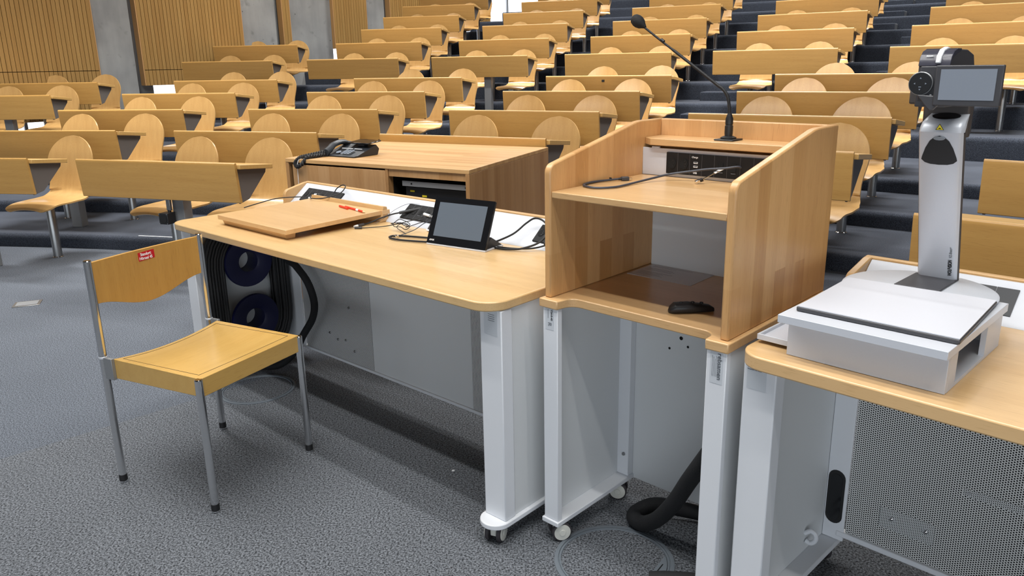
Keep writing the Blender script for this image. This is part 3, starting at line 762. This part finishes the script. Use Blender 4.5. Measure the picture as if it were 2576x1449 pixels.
# left cable over board
cl = thing('black_cable', 'thin black cable with white plug looping over the writing board', 'cable', (0, 0, 0)); placed(cl, O1, Y1)
MB().tube(crom([(-1.02 + .0, .36, .768), (-.985, .42, .785), (-.95, .49, .800), (-.90, .555, .803), (-.862, .600, .8020), (-.84, .625, .808)], 8), .0024, 8).build('cord', 'rubber', cl)
MB().tube([(-.845, .628, .808), (-.80, .640, .812)], [.0065, .0065], 12).build('plug', 'tagw', cl)
MB().tube(crom([(-.72, .652, .828), (-.70, .655, .85), (-.66, .66, .868), (-.615, .64, .865), (-.61, .600, .84), (-.66, .545, .822), (-.73, .535, .817), (-.80, .575, .815), (-.84, .61, .808)], 8), .0024, 8).build('cord', 'rubber', cl)
bx('power_block', 'tagw', cl, -.86, -.80, .600, .625, .790, .801, .003)
# tangle in the middle
cm = thing('adapter_cables', 'tangle of black adapter cables with plugs beside the touch screen', 'cables', (0, 0, 0)); placed(cm, O1, Y1)
def T(pts, r=.0022, mat='rubber', nm='cord', n=8): return MB().tube(crom(pts, n), r, 8).build(nm, mat, cm)
T([(-.10, .66, .826), (-.14, .62, .812), (-.20, .575, .800), (-.235, .535, .785), (-.255, .49, .770), (-.262, .455, .765)], .0030)
MB().tube([(-.115, .645, .82), (-.185, .590, .803)], [.006, .0065], 10).build('cable_splitter', 'black', cm)
T([(-.05, .60, .800), (-.09, .56, .785), (-.15, .50, .768), (-.20, .44, .764), (-.232, .405, .764)], .0018)
MB().tube([(-.262, .462, .766), (-.258, .430, .766)], [.0062, .0055], 10).build('plug', 'anth', cm)
MB().tube([(-.258, .430, .766), (-.256, .412, .7655)], [.005, .005], 10).build('plug_tip', 'tagw', cm)
MB().tube([(-.215, .418, .7655), (-.236, .398, .7655)], [.0045, .0045], 10).build('plug', 'black', cm)
T([(-.236, .398, .7655), (-.246, .390, .7650)], .0016, 'chrome', 'plug_tip')
lp = []
for k in range(26):
    a = k * .62; rr = .035 + .006 * math.sin(k * 1.7)
    lp.append((-.065 + rr * math.cos(a), .492 + rr * .9 * math.sin(a), .768 + .010 * (1 + math.sin(a * .7)) + .014 * (k % 5) / 5))
T([(-.02, .585, .79)] + lp + [(.01, .455, .764)], .0015, n=4)
T([(.02, .60, .80), (.012, .55, .79), (.01, .50, .772), (.018, .43, .766), (.028, .398, .768)], .0016, 'hose_grey')
bx('plug', 'chrome', cm, .020, .036, .384, .400, .7604, .772, .001)
T([(.26, .49, .766), (.15, .455, .766), (.06, .425, .766), (.012, .400, .766), (.016, .370, .766), (.07, .362, .766), (.14, .383, .766), (.24, .425, .766)], .0038)
for (a, c) in (((-.06, .615, .808), (-.02, .610, .806)), ((.0, .606, .806), (.035, .600, .803)), ((.045, .602, .808), (.085, .602, .808))):
    MB().tube([a, c], [.0062, .0055], 10).build('white_tag', 'tagw', cm)
mm = Matrix.Translation((.045, .555, .775)) @ Matrix.Rotation(R(-20), 4, 'Z') @ Matrix.Rotation(R(60), 4, 'X')
MB().prism([(-.010, .020), (.010, .020), (.016, -.010), (-.016, -.010)], 'xy', -.006, .006, mm).build('video_plug', 'anth', cm, .001)
MB().box(-.020, .020, -.016, -.010, -.007, .007, mm).build('video_plug_tip', 'tagw', cm)
T([(.05, .57, .782), (.06, .60, .80), (.08, .625, .812)], .003)
T([(-.13, .655, .835), (-.19, .64, .832), (-.225, .60, .810), (-.23, .55, .785), (-.235, .50, .768)], .0008, 'hose_grey')
# right loop behind the screen
cr_ = thing('black_cable', 'flat black cable making a big loop right of the touch screen', 'cable', (0, 0, 0)); placed(cr_, O1, Y1)
MB().tube(crom([(.415, .50, .772), (.455, .575, .80), (.48, .62, .835), (.51, .635, .855), (.555, .63, .850), (.592, .61, .825), (.590, .565, .792), (.55, .52, .772), (.50, .495, .766), (.43, .49, .765)], 8), .0036, 8).build('cord', 'rubber', cr_)
MB().tube(crom([(.43, .505, .765), (.50, .52, .765), (.56, .545, .768), (.60, .575, .778), (.63, .610, .798)], 8), .0030, 8).build('cord', 'rubber', cr_)
MB().tube([(.60, .580, .785), (.70, .585, .79)], [.006, .006], 10).build('plug', 'black', cr_)

# ------------------------------------------------------------------ rack cabinet and telephone
CZ = .88
ca = thing('rack_cabinet', 'low wooden equipment cabinet with open rack bay behind the left desk', 'cabinet', (0, 0, 0))
fl, fr_, br_, bl_ = Vector((-1.334, 4.529)), Vector((-.223, 3.855)), Vector((.223, 4.905)), Vector((-.916, 5.565))
cyaw = -31.25
ca.location = (fl.x, fl.y, 0); ca.rotation_euler = (0, 0, R(cyaw))
WC, DC = 1.2996, 1.11
q4 = [(0, 0), (WC, 0), (1.136 + .0, 1.125), (-.18, 1.105)]
MB().prism(q4, 'xy', CZ - .022, CZ).build('top_board', 'cab_top', ca, .002)
def lerp(a, c, t): return (a[0] + (c[0] - a[0]) * t, a[1] + (c[1] - a[1]) * t)
def slab(a, c, th, z0, z1, nm, mat):
    d = Vector((c[0] - a[0], c[1] - a[1])).normalized(); n = Vector((-d.y, d.x)) * th
    MB().prism([a, c, (c[0] + n.x, c[1] + n.y), (a[0] + n.x, a[1] + n.y)], 'xy', z0, z1).build(nm, mat, ca, .001)
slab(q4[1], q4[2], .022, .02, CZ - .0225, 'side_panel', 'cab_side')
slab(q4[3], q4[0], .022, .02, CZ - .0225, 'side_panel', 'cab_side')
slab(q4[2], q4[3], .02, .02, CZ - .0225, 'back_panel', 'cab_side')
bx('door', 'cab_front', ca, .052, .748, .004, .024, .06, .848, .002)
bx('divider', 'cab_side', ca, .750, .768, .004, .9, .03, CZ - .023, .001)
bx('fascia', 'cab_front', ca, .770, WC - .024, .010, .030, .818, CZ - .023, .001)
bx('plinth', 'cab_front', ca, .03, WC - .03, .03, .05, .0, .06)
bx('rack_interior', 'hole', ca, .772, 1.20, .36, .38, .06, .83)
bx('bay_dark_sheet', 'hole', ca, .7685, .7715, .045, .9, .06, .84); bx('bay_dark_sheet', 'hole', ca, .772, 1.20, .035, .36, .826, .830)  # black sheets added to darken the inside of the open bay
rk = thing('rack_unit', 'black rack device with aluminium front rail inside the cabinet', 'rack device', (fl.x, fl.y, 0), cyaw)
bx('front_rail', 'rail', rk, .842, WC - .03, .030, .036, .768, .797, .001)
bx('housing', 'black', rk, .845, 1.245, .055, .30, .48, .762, .002)
for x in (.905, 1.255): MB().lathe([(.005, .029), (.004, .027)], (x, 0, .783), 10, 'y').build('bolt', 'hole', rk)
bx('yellow_sticker', 'yellow', rk, .875, .905, .0535, .0545, .735, .745)
bx('yellow_sticker', 'yellow', rk, .955, .985, .0535, .0545, .712, .722)
ph = thing('desk_telephone', 'dark grey office telephone with coiled cord on the rack cabinet', 'telephone', (0, 0, 0))
def CL(x, y, z=0): a = R(cyaw); return (fl.x + x * math.cos(a) - y * math.sin(a), fl.y + x * math.sin(a) + y * math.cos(a), z)
ph.location = CL(.135, .17, CZ); ph.rotation_euler = (0, 0, R(cyaw - 2))
MB().prism([(0, 0), (.20, 0), (.215, .036), (.19, .062), (.03, .012), (0, .010)], 'yz', 0, .255).build('base', 'phone', ph, .004)
bx('display', 'black_gloss', ph, .085, .262, .125, .235, .056, .063, .003, Matrix.Rotation(R(5), 4, 'X'))
bx('display_arm', 'phone', ph, .14, .19, .155, .185, .035, .070)
mm = Matrix.Translation((0, .0, .012)) @ Matrix.Rotation(R(15.5), 4, 'X')
for i in range(4):
    for j in range(3): MB().box(.125 + j * .024, .143 + j * .024, .022 + i * .016, .033 + i * .016, 0, .003, mm).build('key', 'lcd', ph)
MB().lathe([(.017, .0), (.016, .003)], (.090, .045, 0), 20, 'z', mm).build('navigation_key', 'lcd', ph)
MB().box(.065, .155, .100, .104, 0, .003, mm).build('label_strip', 'tagw', ph); MB().box(.165, .225, .100, .104, 0, .003, mm).build('label_strip', 'tagw', ph)
hsr = []
for k in range(13):
    t = k / 12; y = -.005 + t * .215; z = .032 + t * .028 + .026 * math.sin(math.pi * t); w = .027; hh = .021 if (t < .22 or t > .78) else .015
    c = Vector((.030, y, z - (.010 if hh > .015 else 0))); hsr.append([c + Vector((w * math.cos(a), 0, hh * math.sin(a))) for a in [2 * math.pi * i / 14 for i in range(14)]])
MB().rings(hsr).build('handset', 'phone', ph)
cc = []
bp_ = crom([(.026, -.008, .028), (.004, -.06, .020), (-.008, -.12, .014), (-.020, -.160, .006), (-.034, -.184, -.022), (-.012, -.190, -.042), (.022, -.186, -.026), (.032, -.150, .010), (.030, -.08, .012), (.030, -.01, .014)], 26)
for i in range(len(bp_) * 3 - 3):
    k = i / 3; a = bp_[int(k)].lerp(bp_[min(int(k) + 1, len(bp_) - 1)], k - int(k)); d = (bp_[min(int(k) + 1, len(bp_) - 1)] - bp_[max(int(k) - 1, 0)]).normalized()
    n = d.cross(Vector((0, 0, 1))).normalized(); b2 = d.cross(n); th = i * 1.5
    cc.append(a + (n * math.cos(th) + b2 * math.sin(th)) * .0100)
MB().tube(cc, .0029, 5).build('coiled_cord', 'rubber', ph)
wc = MB().tube(crom([(-.01, -.155, .003), (-.018, -.180, -.02), (-.022, -.183, -.15), (-.015, -.184, -.30)], 6), .0018, 8).build('white_cord', 'tagw', ph)

# ------------------------------------------------------------------ right desk with document camera
O3, Y3 = (.55574, 1.53747, 0), -45.3
d3 = thing('lecturer_desk', 'beech topped desk with perforated panel, right of the lectern', 'desk', O3, Y3)
M['beech_right'] = wood('beech_block_desktop', (216, 180, 130), (200, 162, 112), 'X', 'Y', (.34, .05, .30), .3, .45, .3)
rounded_top(d3, -.100, 1.60, 0, .70, .727, .760, .062, 'beech_right')
desk_side(d3, -.105 + .003, -.022, .050, .53, .726, -1)
desk_side(d3, 1.50, 1.583, .050, .53, .726, 1)
bx('corner_column', 'white', d3, -.0605, -.002, .492, .4999, .076, .726, .002)
bx('perforated_panel', 'perf_big', d3, .0, 1.50, .500, .506, .105, .726)
bx('bottom_rail', 'white', d3, -.021, 1.50, .490, .514, .090, .106, .002)
pts = [(-.010 + .021 * math.cos(R(a)), .250 + .038 + .021 * math.sin(R(a))) for a in range(0, 181, 20)] + [(-.010 + .021 * math.cos(R(a)), .165 + .021 * math.sin(R(a))) for a in range(180, 361, 20)]
gx = -.0165
def stad(c0y, z0, z1, r): return [(c0y + r * math.cos(R(a)), z1 + r * math.sin(R(a))) for a in range(0, 181, 20)] + [(c0y + r * math.cos(R(a)), z0 + r * math.sin(R(a))) for a in range(180, 361, 20)]
MB().prism([(x - .022, z) for x, z in stad(-.011, .148, .265, .0235)], 'xz', .4905, .4935).build('grommet', 'rubber', d3, .001)
MB().prism([(x - .022, z) for x, z in stad(-.011, .152, .261, .0160)], 'xz', .4895, .4905).build('grommet_opening', 'black_gloss', d3)
kb = MB().tube(crom([(-.060, .375, .135), (-.044, .375, .148), (-.032, .378, .140), (-.032, .38, .122), (-.044, .38, .108), (-.058, .38, .110)], 6), .0065, 10).build('cable_hook', 'white', d3)
rp = MB().box(.085, .222, .4985, .4998, .165, .225).build('reinforcement_plate', M['perf'], d3)
for x, z in ((.115, .199), (.200, .199)): MB().lathe([(.0075, .4982), (.006, .494), (.003, .492)], (x, 0, z), 12, 'y').build('bolt', 'chrome', d3)
MB().box(.27, .46, .4985, .4998, .335, .355).build('reinforcement_strip', M['perf'], d3)
MB().lathe([(.0055, .498), (.004, .494)], (.285, 0, .345), 12, 'y').build('bolt', 'chrome', d3)
tray_back(d3, -.095, 1.595, strips=())
sl = math.atan2(.08, .10)
mm = Matrix.Translation((.240, .598, .779)) @ Matrix.Rotation(sl, 4, 'X')
MB().box(-.05, .0, 0, .082, .001, .004, mm).build('socket_flap', 'phone', d3); MB().box(.0015, .05, 0, .082, .001, .004, mm).build('socket_flap', 'phone', d3)
s3 = bx('sticker', 'labelm', d3, -.092, -.045, .0491, .0497, .66, .724)
text('sticker_text', 'Y24-0-45', .012, 'ink', s3, (-.092, .0486, .7135), XZ, .9)
text('sticker_text', 'Dozenten Pult rechts', .0045, 'greyink', s3, (-.092, .0486, .706), XZ, .9)
# screws on the frame
rb = thing('riser_box', 'white open sided riser box standing on the right desk', 'riser', (0, 0, 0)); placed(rb, O3, Y3)
bx('front_board', 'tray', rb, -.008, .311, .058, .070, .7605, .842, .001)
bx('bottom_board', 'tray', rb, -.008, .311, .070, .422, .7605, .768)
bx('left_board', 'tray', rb, -.008, .003, .30, .422, .768, .842)
bx('right_board', 'tray', rb, .300, .311, .070, .115, .768, .842)
bx('right_board', 'tray', rb, .300, .311, .310, .422, .768, .842)
bx('back_board', 'tray', rb, .003, .300, .410, .422, .768, .842)
bx('lid', 'tray', rb, -.016, .318, .020, .425, .8422, .8600, .001)
tr_ = thing('flat_tray', 'shallow white tray sticking out left beneath the riser lid', 'tray', (0, 0, 0)); placed(tr_, O3, Y3)
MB().prism([(-.092, .088), (.25, .088), (.25, .295), (-.088, .295)], 'xy', .7685, .774).build('tray_floor', 'paper', tr_)
for (a, c, y0, y1) in ((-.092, .25, .083, .088), (-.092, .25, .290, .295), (-.092, -.087, .088, .290)):
    bx('tray_edge', 'tray', tr_, a, c, y0, y1, .7685, .782, .001)

dc = thing('document_camera', 'silver document camera on tall column with tilted screen', 'document camera', (0, 0, 0)); placed(dc, O3, Y3)
MB().lathe([(.160, .8602), (.163, .863), (.163, .867), (.158, .8695)], (.140, .392, 0), 64).build('base_disc', 'tray', dc)
MB().prism([(.002, .066), (.322, .071), (.304, .390), (-.010, .366)], 'xy', .8604, .8705).build('plate_frame', 'anth', dc, .003)
MB().prism([(.004, .068), (.320, .073), (.302, .388), (-.008, .364)], 'xy', .8706, .8725).build('working_surface', 'paper', dc)
MB().prism([(.093, .374), (.190, .382), (.190, .520), (.095, .515)], 'xy', .8696, .8735).build('base_link', 'anth', dc, .001)
# column: leaning towards the presenter
def cy_(z): return .497 - (z - .87) * .31
col_front = []
def colsec(z, hw, dep, r=.01):
    c = cy_(z); xm = .1460
    return [(xm - hw, c + dep, z), (xm - hw, c + r, z), (xm - hw + r * .4, c + r * .3, z), (xm - hw + r, c, z), (xm + hw - r, c, z), (xm + hw - r * .4, c + r * .3, z), (xm + hw, c + r, z), (xm + hw, c + dep, z)]
MB().rings([[Vector(p) for p in colsec(z, .0432 + .002 * max(0, (z - .88) / .36), .010)] for z in (.872, .95, 1.05, 1.15, 1.225)]).build('column_front', 'alu', dc)
MB().rings([[Vector((p[0], p[1] + .010, p[2])) for p in colsec(z, .0452 + .002 * max(0, (z - .88) / .36), .008, .004)] for z in (.872, 1.05, 1.222)]).build('column_back', 'anth2', dc)
cap = [[Vector(p) for p in colsec(1.225, .0452, .018)]]
for z, k, sx in ((1.236, .003, .99), (1.2445, .009, .965), (1.2500, .018, .93), (1.2620, .050, .86), (1.2615, .056, .80)):
    cap.append([Vector((.1460 + (p[0] - .1460) * sx, min(p[1] + k, cy_(1.225) + .058), z)) for p in colsec(1.225, .0452, .022)])
MB().rings(cap).build('column_cap', 'alu', dc)
MB().prism([(.0285 * math.cos(R(a)), .0165 * math.sin(R(a))) for a in range(0, 360, 12)], 'xy', 0, .0012, Matrix.Translation((.1450, cy_(1.225) + .036, 1.2574)) @ Matrix.Rotation(R(20.5), 4, 'X')).build('lamp_window', 'black_gloss', dc)
mcol = Matrix.Translation((.1460, cy_(.87), .87)) @ Matrix.Rotation(math.atan(.31), 4, 'X')
def cf(x, zz, out=.0): # column-face coordinates
    return mcol @ Vector((x, -out, zz))
lm = []
for a in range(0, 361, 10):
    t_ = R(a)
bell = [(0, .372), (-.010, .369), (-.020, .360), (-.029, .343), (-.036, .322), (-.0375, .315), (-.030, .308), (-.018, .3045), (0, .3035), (.018, .3045), (.030, .308), (.0375, .315), (.036, .322), (.029, .343), (.020, .360), (.010, .369)]
mface = Matrix.Translation((.1460, cy_(.87), .87)) @ Matrix.Rotation(math.atan(.31), 4, 'X') @ Matrix.Rotation(R(90), 4, 'X')
MB().prism([(x * .98 + .000, z - .008) for x, z in bell], 'xy', .0002, .0010, mface).build('lens_recess', 'black', dc)
MB().prism([(.012 * math.cos(R(a)), .3585 + .0045 * math.sin(R(a))) for a in range(0, 360, 30)], 'xy', .0012, .0030, mface).build('lamp_lens', 'chrome', dc)
wt = MB().prism([(-.0085, .377), (.0085, .377), (0, .3915)], 'xy', .0002, .0006, mface).build('warning_sticker', 'ink', dc)
MB().prism([(-.0068, .3780), (.0068, .3780), (0, .3897)], 'xy', .0007, .0009, mface).build('warning_triangle', 'yellow', wt)
MB().prism([(-.0035, .3800), (.0035, .3800), (.0012, .3822), (-.0008, .3822)], 'xy', .0010, .0012, mface).build('warning_mark', 'ink', wt)
tx = text('brand_text', 'WOLFVISION', .0115, 'ink', dc, (0, 0, 0), (0, 0, 0), 1, bold=.0003)
tx.matrix_local = mface @ Matrix.Translation((.0335, .014, .0006)) @ Matrix.Rotation(R(90), 4, 'Z') @ Matrix.Diagonal((.62, 1, 1, 1))
tx = text('model_text', 'VZ-8neo+', .0092, 'greyink', dc, (0, 0, 0), (0, 0, 0), 1)
tx.matrix_local = mface @ Matrix.Translation((.0335, .062, .0006)) @ Matrix.Rotation(R(90), 4, 'Z') @ Matrix.Diagonal((.75, 1, 1, 1))
# neck and head
MB().prism([(.449, 1.21), (.470, 1.21), (.476, 1.30), (.45, 1.32), (.345, 1.32), (.345, 1.286), (.443, 1.283)], 'yz', .088, .184).build('neck', 'anth2', dc, .004)
hp_ = [(.285, 1.284), (.285, 1.368), (.290, 1.383), (.302, 1.394), (.322, 1.399), (.39, 1.398), (.435, 1.388), (.452, 1.36), (.448, 1.305), (.40, 1.284)]
MB().prism(hp_, 'yz', .120, .180).build('camera_head', 'anth', dc, .0025)
MB().prism([(.2835, 1.366), (.289, 1.384), (.302, 1.3955), (.3225, 1.4006), (.345, 1.4005), (.345, 1.396), (.30, 1.384)], 'yz', .1195, .1805).build('head_cap', 'head_gloss', dc, .001)
wl = MB().prism([(.281, 1.372), (.2845, 1.386), (.299, 1.399), (.322, 1.404), (.336, 1.402), (.336, 1.396), (.29, 1.37)], 'yz', .152, .162).build('zoom_wheel', 'tagw', dc, .002)
text('head_text', 'zoom', .0065, 'whiteink', dc, (.1325, .2862, 1.3845), (R(60), 0, 0), .9)
mh = Matrix.Translation((0, .262, 0))
bx('control_face', 'anth', dc, .132, .190, .262, .2845, 1.296, 1.366, .002)
MB().prism([(.135, 1.31), (.160, 1.3085), (.184, 1.308), (.176, 1.290), (.1665, 1.2795), (.160, 1.2795), (.150, 1.290)], 'xz', .250, .2615).build('chin', 'anth', dc, .002)
MB().lathe([(.0225, .2545), (.0235, .2555), (.0235, .2590), (.012, .262)], (.1375, 0, 1.332), 40, 'y').build('control_dial_rim', 'clip', dc)
dl = MB().lathe([(.0212, .2532), (.0220, .2545), (.0220, .2585)], (.1375, 0, 1.332), 40, 'y').build('control_dial', 'black', dc)
for dx, dz, ang in ((0, .0105, 90), (0, -.0115, 270), (.0105, 0, 0), (-.0105, 0, 180)):
    MB().prism([(.1375 + dx + .0022 * math.cos(R(ang + a)), 1.332 + dz + .0022 * math.sin(R(ang + a))) for a in (0, 120, 240)], 'xz', .2528, .2531).build('arrow', 'lcd', dl)
bx('menu_mark', 'lcd', dl, .1350, .1400, .2528, .2531, 1.3245, 1.3262)
MB().lathe([(.0022, .2605), (.0022, .2625)], (.1570, 0, 1.3085), 12, 'y').build('indicator', 'tagw', dc)
ds = bx('display', 'anth', dc, .166, .286, .248, .258, 1.289, 1.3675, .002)
sc_ = bx('display_screen', 'lcd', dc, .176, .275, .2472, .2480, 1.3005, 1.3600)

# ------------------------------------------------------------------ the wooden chair
chx = thing('stacking_chair', 'honey plywood chair with chrome tube legs and red label', 'chair', (-1.0824, 2.516, 0), -26.86)
XB, XF, YS = -.222, .222, .224
for (x, y, zt) in ((XB, -YS, .797), (XB, YS, .797), (XF, -YS, .462), (XF, YS, .458)):
    lg = MB().lathe([(.0118, .018), (.0125, .022), (.0125, zt - .003), (.0105, zt)], (x, y, 0), 20).build('leg', 'chrome', chx)
    MB().lathe([(.0135, .008), (.0135, .030)], (x, y, 0), 18).build('leg_cap', 'rubber', lg)
    MB().lathe([(.011, .0), (.013, .002), (.013, .007), (.006, .009)], (x, y, 0), 18).build('glide', 'chrome', lg)
# seat: a veneered frame with a dished panel
def seatz(x, y):
    k = (y / .21); kx = min(1, max(0, (.21 - x) / .40)); return .462 - .018 * (1 - k * k) * kx ** .7
n1, n2 = 16, 16
b = bmesh.new(); top = []; x0s, x1s = XB + .045, XF + .004; y1s = YS - .004
for i in range(n1 + 1):
    row = []
    for j in range(n2 + 1):
        x = x0s + (x1s - x0s) * i / n1; y = -y1s + 2 * y1s * j / n2; row.append(b.verts.new((x, y, seatz(x, y))))
    top.append(row)
for i in range(n1):
    for j in range(n2): b.faces.new((top[i][j], top[i + 1][j], top[i + 1][j + 1], top[i][j + 1]))
edge = [top[i][0] for i in range(n1 + 1)] + [top[n1][j] for j in range(1, n2 + 1)] + [top[i][n2] for i in range(n1 - 1, -1, -1)] + [top[0][j] for j in range(n2 - 1, 0, -1)]
low = [b.verts.new((v.co.x, v.co.y, .400 - .006 * (1 - (v.co.x - x0s) / (x1s - x0s)))) for v in edge]
n = len(edge)
for i in range(n): b.faces.new((edge[i], low[i], low[(i + 1) % n], edge[(i + 1) % n]))
b.faces.new(low[::-1])
mb = MB(); mb.b.free(); mb.b = b; mb.build('seat', 'chair_seat', chx, .002)
# the dark groove line around the inlaid seat panel
gp = [(x0s + .02, -y1s + .022), (x1s - .03, -y1s + .022), (x1s - .03, y1s - .022), (x0s + .02, y1s - .022)]
for a, c in zip(gp, gp[1:] + gp[:1]):
    P = []
    for k in range(13):
        x = a[0] + (c[0] - a[0]) * k / 12; y = a[1] + (c[1] - a[1]) * k / 12; P.append((x, y, seatz(x, y) + .0001))
    MB().tube(P, .0009, 6).build('inlay_groove', M['slat_back'], chx)
for y in (-YS, YS):
    bx('seat_bracket', 'clip', chx, XB + .008, XB + .050, y - (.008 if y < 0 else .004), y + (.004 if y < 0 else .008), .392, .466, .001)
    MB().lathe([(.0140, .4615), (.0140, .4670), (.0128, .468)], (XB, y, 0), 18).build('collar', 'alu', chx)
# backrest: bent board with wavy lower edge
b = bmesh.new(); cols = []; nb = 24
for j in range(nb + 1):
    y = -YS + .010 + (2 * YS - .020) * j / nb; t = y / (YS - .01)
    bow = -.015 * (1 - t * t)
    zb = .648 - .048 * (math.cos(math.pi * t) * .5 + .5) ** .9; ztp = .788
    colm = []
    for dx in (.0, -.011):
        colm.append([b.verts.new((XB + .004 + bow + dx, y, zb + (ztp - zb) * k / 6)) for k in range(7)])
    cols.append(colm)
for a, c in zip(cols, cols[1:]):
    for k in range(6):
        b.faces.new((a[0][k], c[0][k], c[0][k + 1], a[0][k + 1])); b.faces.new((a[1][k], a[1][k + 1], c[1][k + 1], c[1][k]))
    b.faces.new((a[0][6], c[0][6], c[1][6], a[1][6])); b.faces.new((a[0][0], a[1][0], c[1][0], c[0][0]))
for cc_, fl_ in ((cols[0], 0), (cols[-1], 1)):
    for k in range(6): b.faces.new((cc_[0][k], cc_[0][k + 1], cc_[1][k + 1], cc_[1][k]))
mb = MB(); mb.b.free(); mb.b = b; brs = mb.build('backrest', 'chair_ply', chx, .0012, ang=40)
def bowx(y): t = y / (YS - .01); return XB + .004 - .015 * (1 - t * t)
lb = MB().prism([(-.030, .747), (.035, .749), (.034, .779), (-.031, .777)], 'yz', bowx(0) + .0005, bowx(0) + .0012).build('label', 'red', chx)
text('label_text', 'Standort:', .0145, 'whiteink', lb, (bowx(0) + .0015, -.022, .7645), (R(90), 0, R(90)), .82, bold=.0003)
text('label_text', 'Hörsaal 45', .0145, 'whiteink', lb, (bowx(0) + .0015, -.027, .7505), (R(90), 0, R(90)), .82, bold=.0003)

# ------------------------------------------------------------------ floor fittings
def ring(cx, cy, r, label, flap=None):
    e = thing('floor_outlet_ring', label, 'floor outlet', (cx, cy, 0), 0)
    b = bmesh.new(); n = 72
    def rg(r_, z): return [b.verts.new((r_ * math.cos(2 * math.pi * k / n), r_ * math.sin(2 * math.pi * k / n), z)) for k in range(n)]
    rr = [rg(r, .0), rg(r, .003), rg(r - .004, .0042), rg(r - .011, .0042), rg(r - .012, .001), rg(r - .014, .001), rg(r - .015, .0038), rg(r - .019, .0038), rg(r - .020, .0)]
    for a, c in zip(rr, rr[1:]):
        for k in range(n): b.faces.new((a[k], a[(k + 1) % n], c[(k + 1) % n], c[k]))
    m_ = MB(); m_.b.free(); m_.b = b; m_.build('ring', 'ring', e)
    if flap:
        a0, a1 = flap; pts = arc(0, 0, r - .021, a0, a1, 16)
        f = MB().prism(pts, 'xy', .0, .0045).build('outlet_flap', 'ring', e, .001)
        p0, p1 = Vector(pts[0]), Vector(pts[-1]); mid = (p0 + p1) / 2; d = (p1 - p0).normalized(); nn = mid.normalized()
        q = mid + nn * .010; MB().prism([tuple(q - d * .055), tuple(q + d * .055), tuple(q + d * .055 + nn * .003), tuple(q - d * .055 + nn * .003)], 'xy', .0046, .0052).build('slot', 'hole', f)
    return e
ring(.270, 1.925, .172, 'round grey floor outlet ring in the carpet in front of the lectern', (-75, 5))
ring(-1.165, 3.205, .165, 'round grey floor outlet ring in the carpet behind the chair')
fp = thing('floor_socket', 'small rectangular metal floor socket in the carpet at far left', 'floor socket', (-3.038, 4.59, 0), 22)
bx('frame', 'steel', fp, -.075, .075, -.06, .06, 0, .004, .001); bx('lid', 'leg_grey', fp, -.06, .06, -.045, .045, .0041, .006, .001)
ts = thing('white_strip', 'thin white strip on the first carpet step behind the chair', 'streak', (0, 0, 0))
a0 = math.degrees(math.atan2(-3.024 - CC.x, 6.032 - CC.y)); a1 = math.degrees(math.atan2(-2.70 - CC.x, 5.955 - CC.y))
mb = MB(); sector(mb, a0, a1, RA + .785, RA + .797, DZL + .0003, DZL + .0015); mb.build('strip', 'tagw', ts)  # thin white strip along the edge of the first step
sc1 = MB().prism([(-.005, -.003), (.004, -.004), (.006, .004), (-.003, .005)], 'xy', .002, .004).build('paper_scrap', 'tagw'); sc1.location = (-.232, 2.447, 0); tag(sc1, 'tiny white paper scrap on the carpet under the left desk', 'scrap')
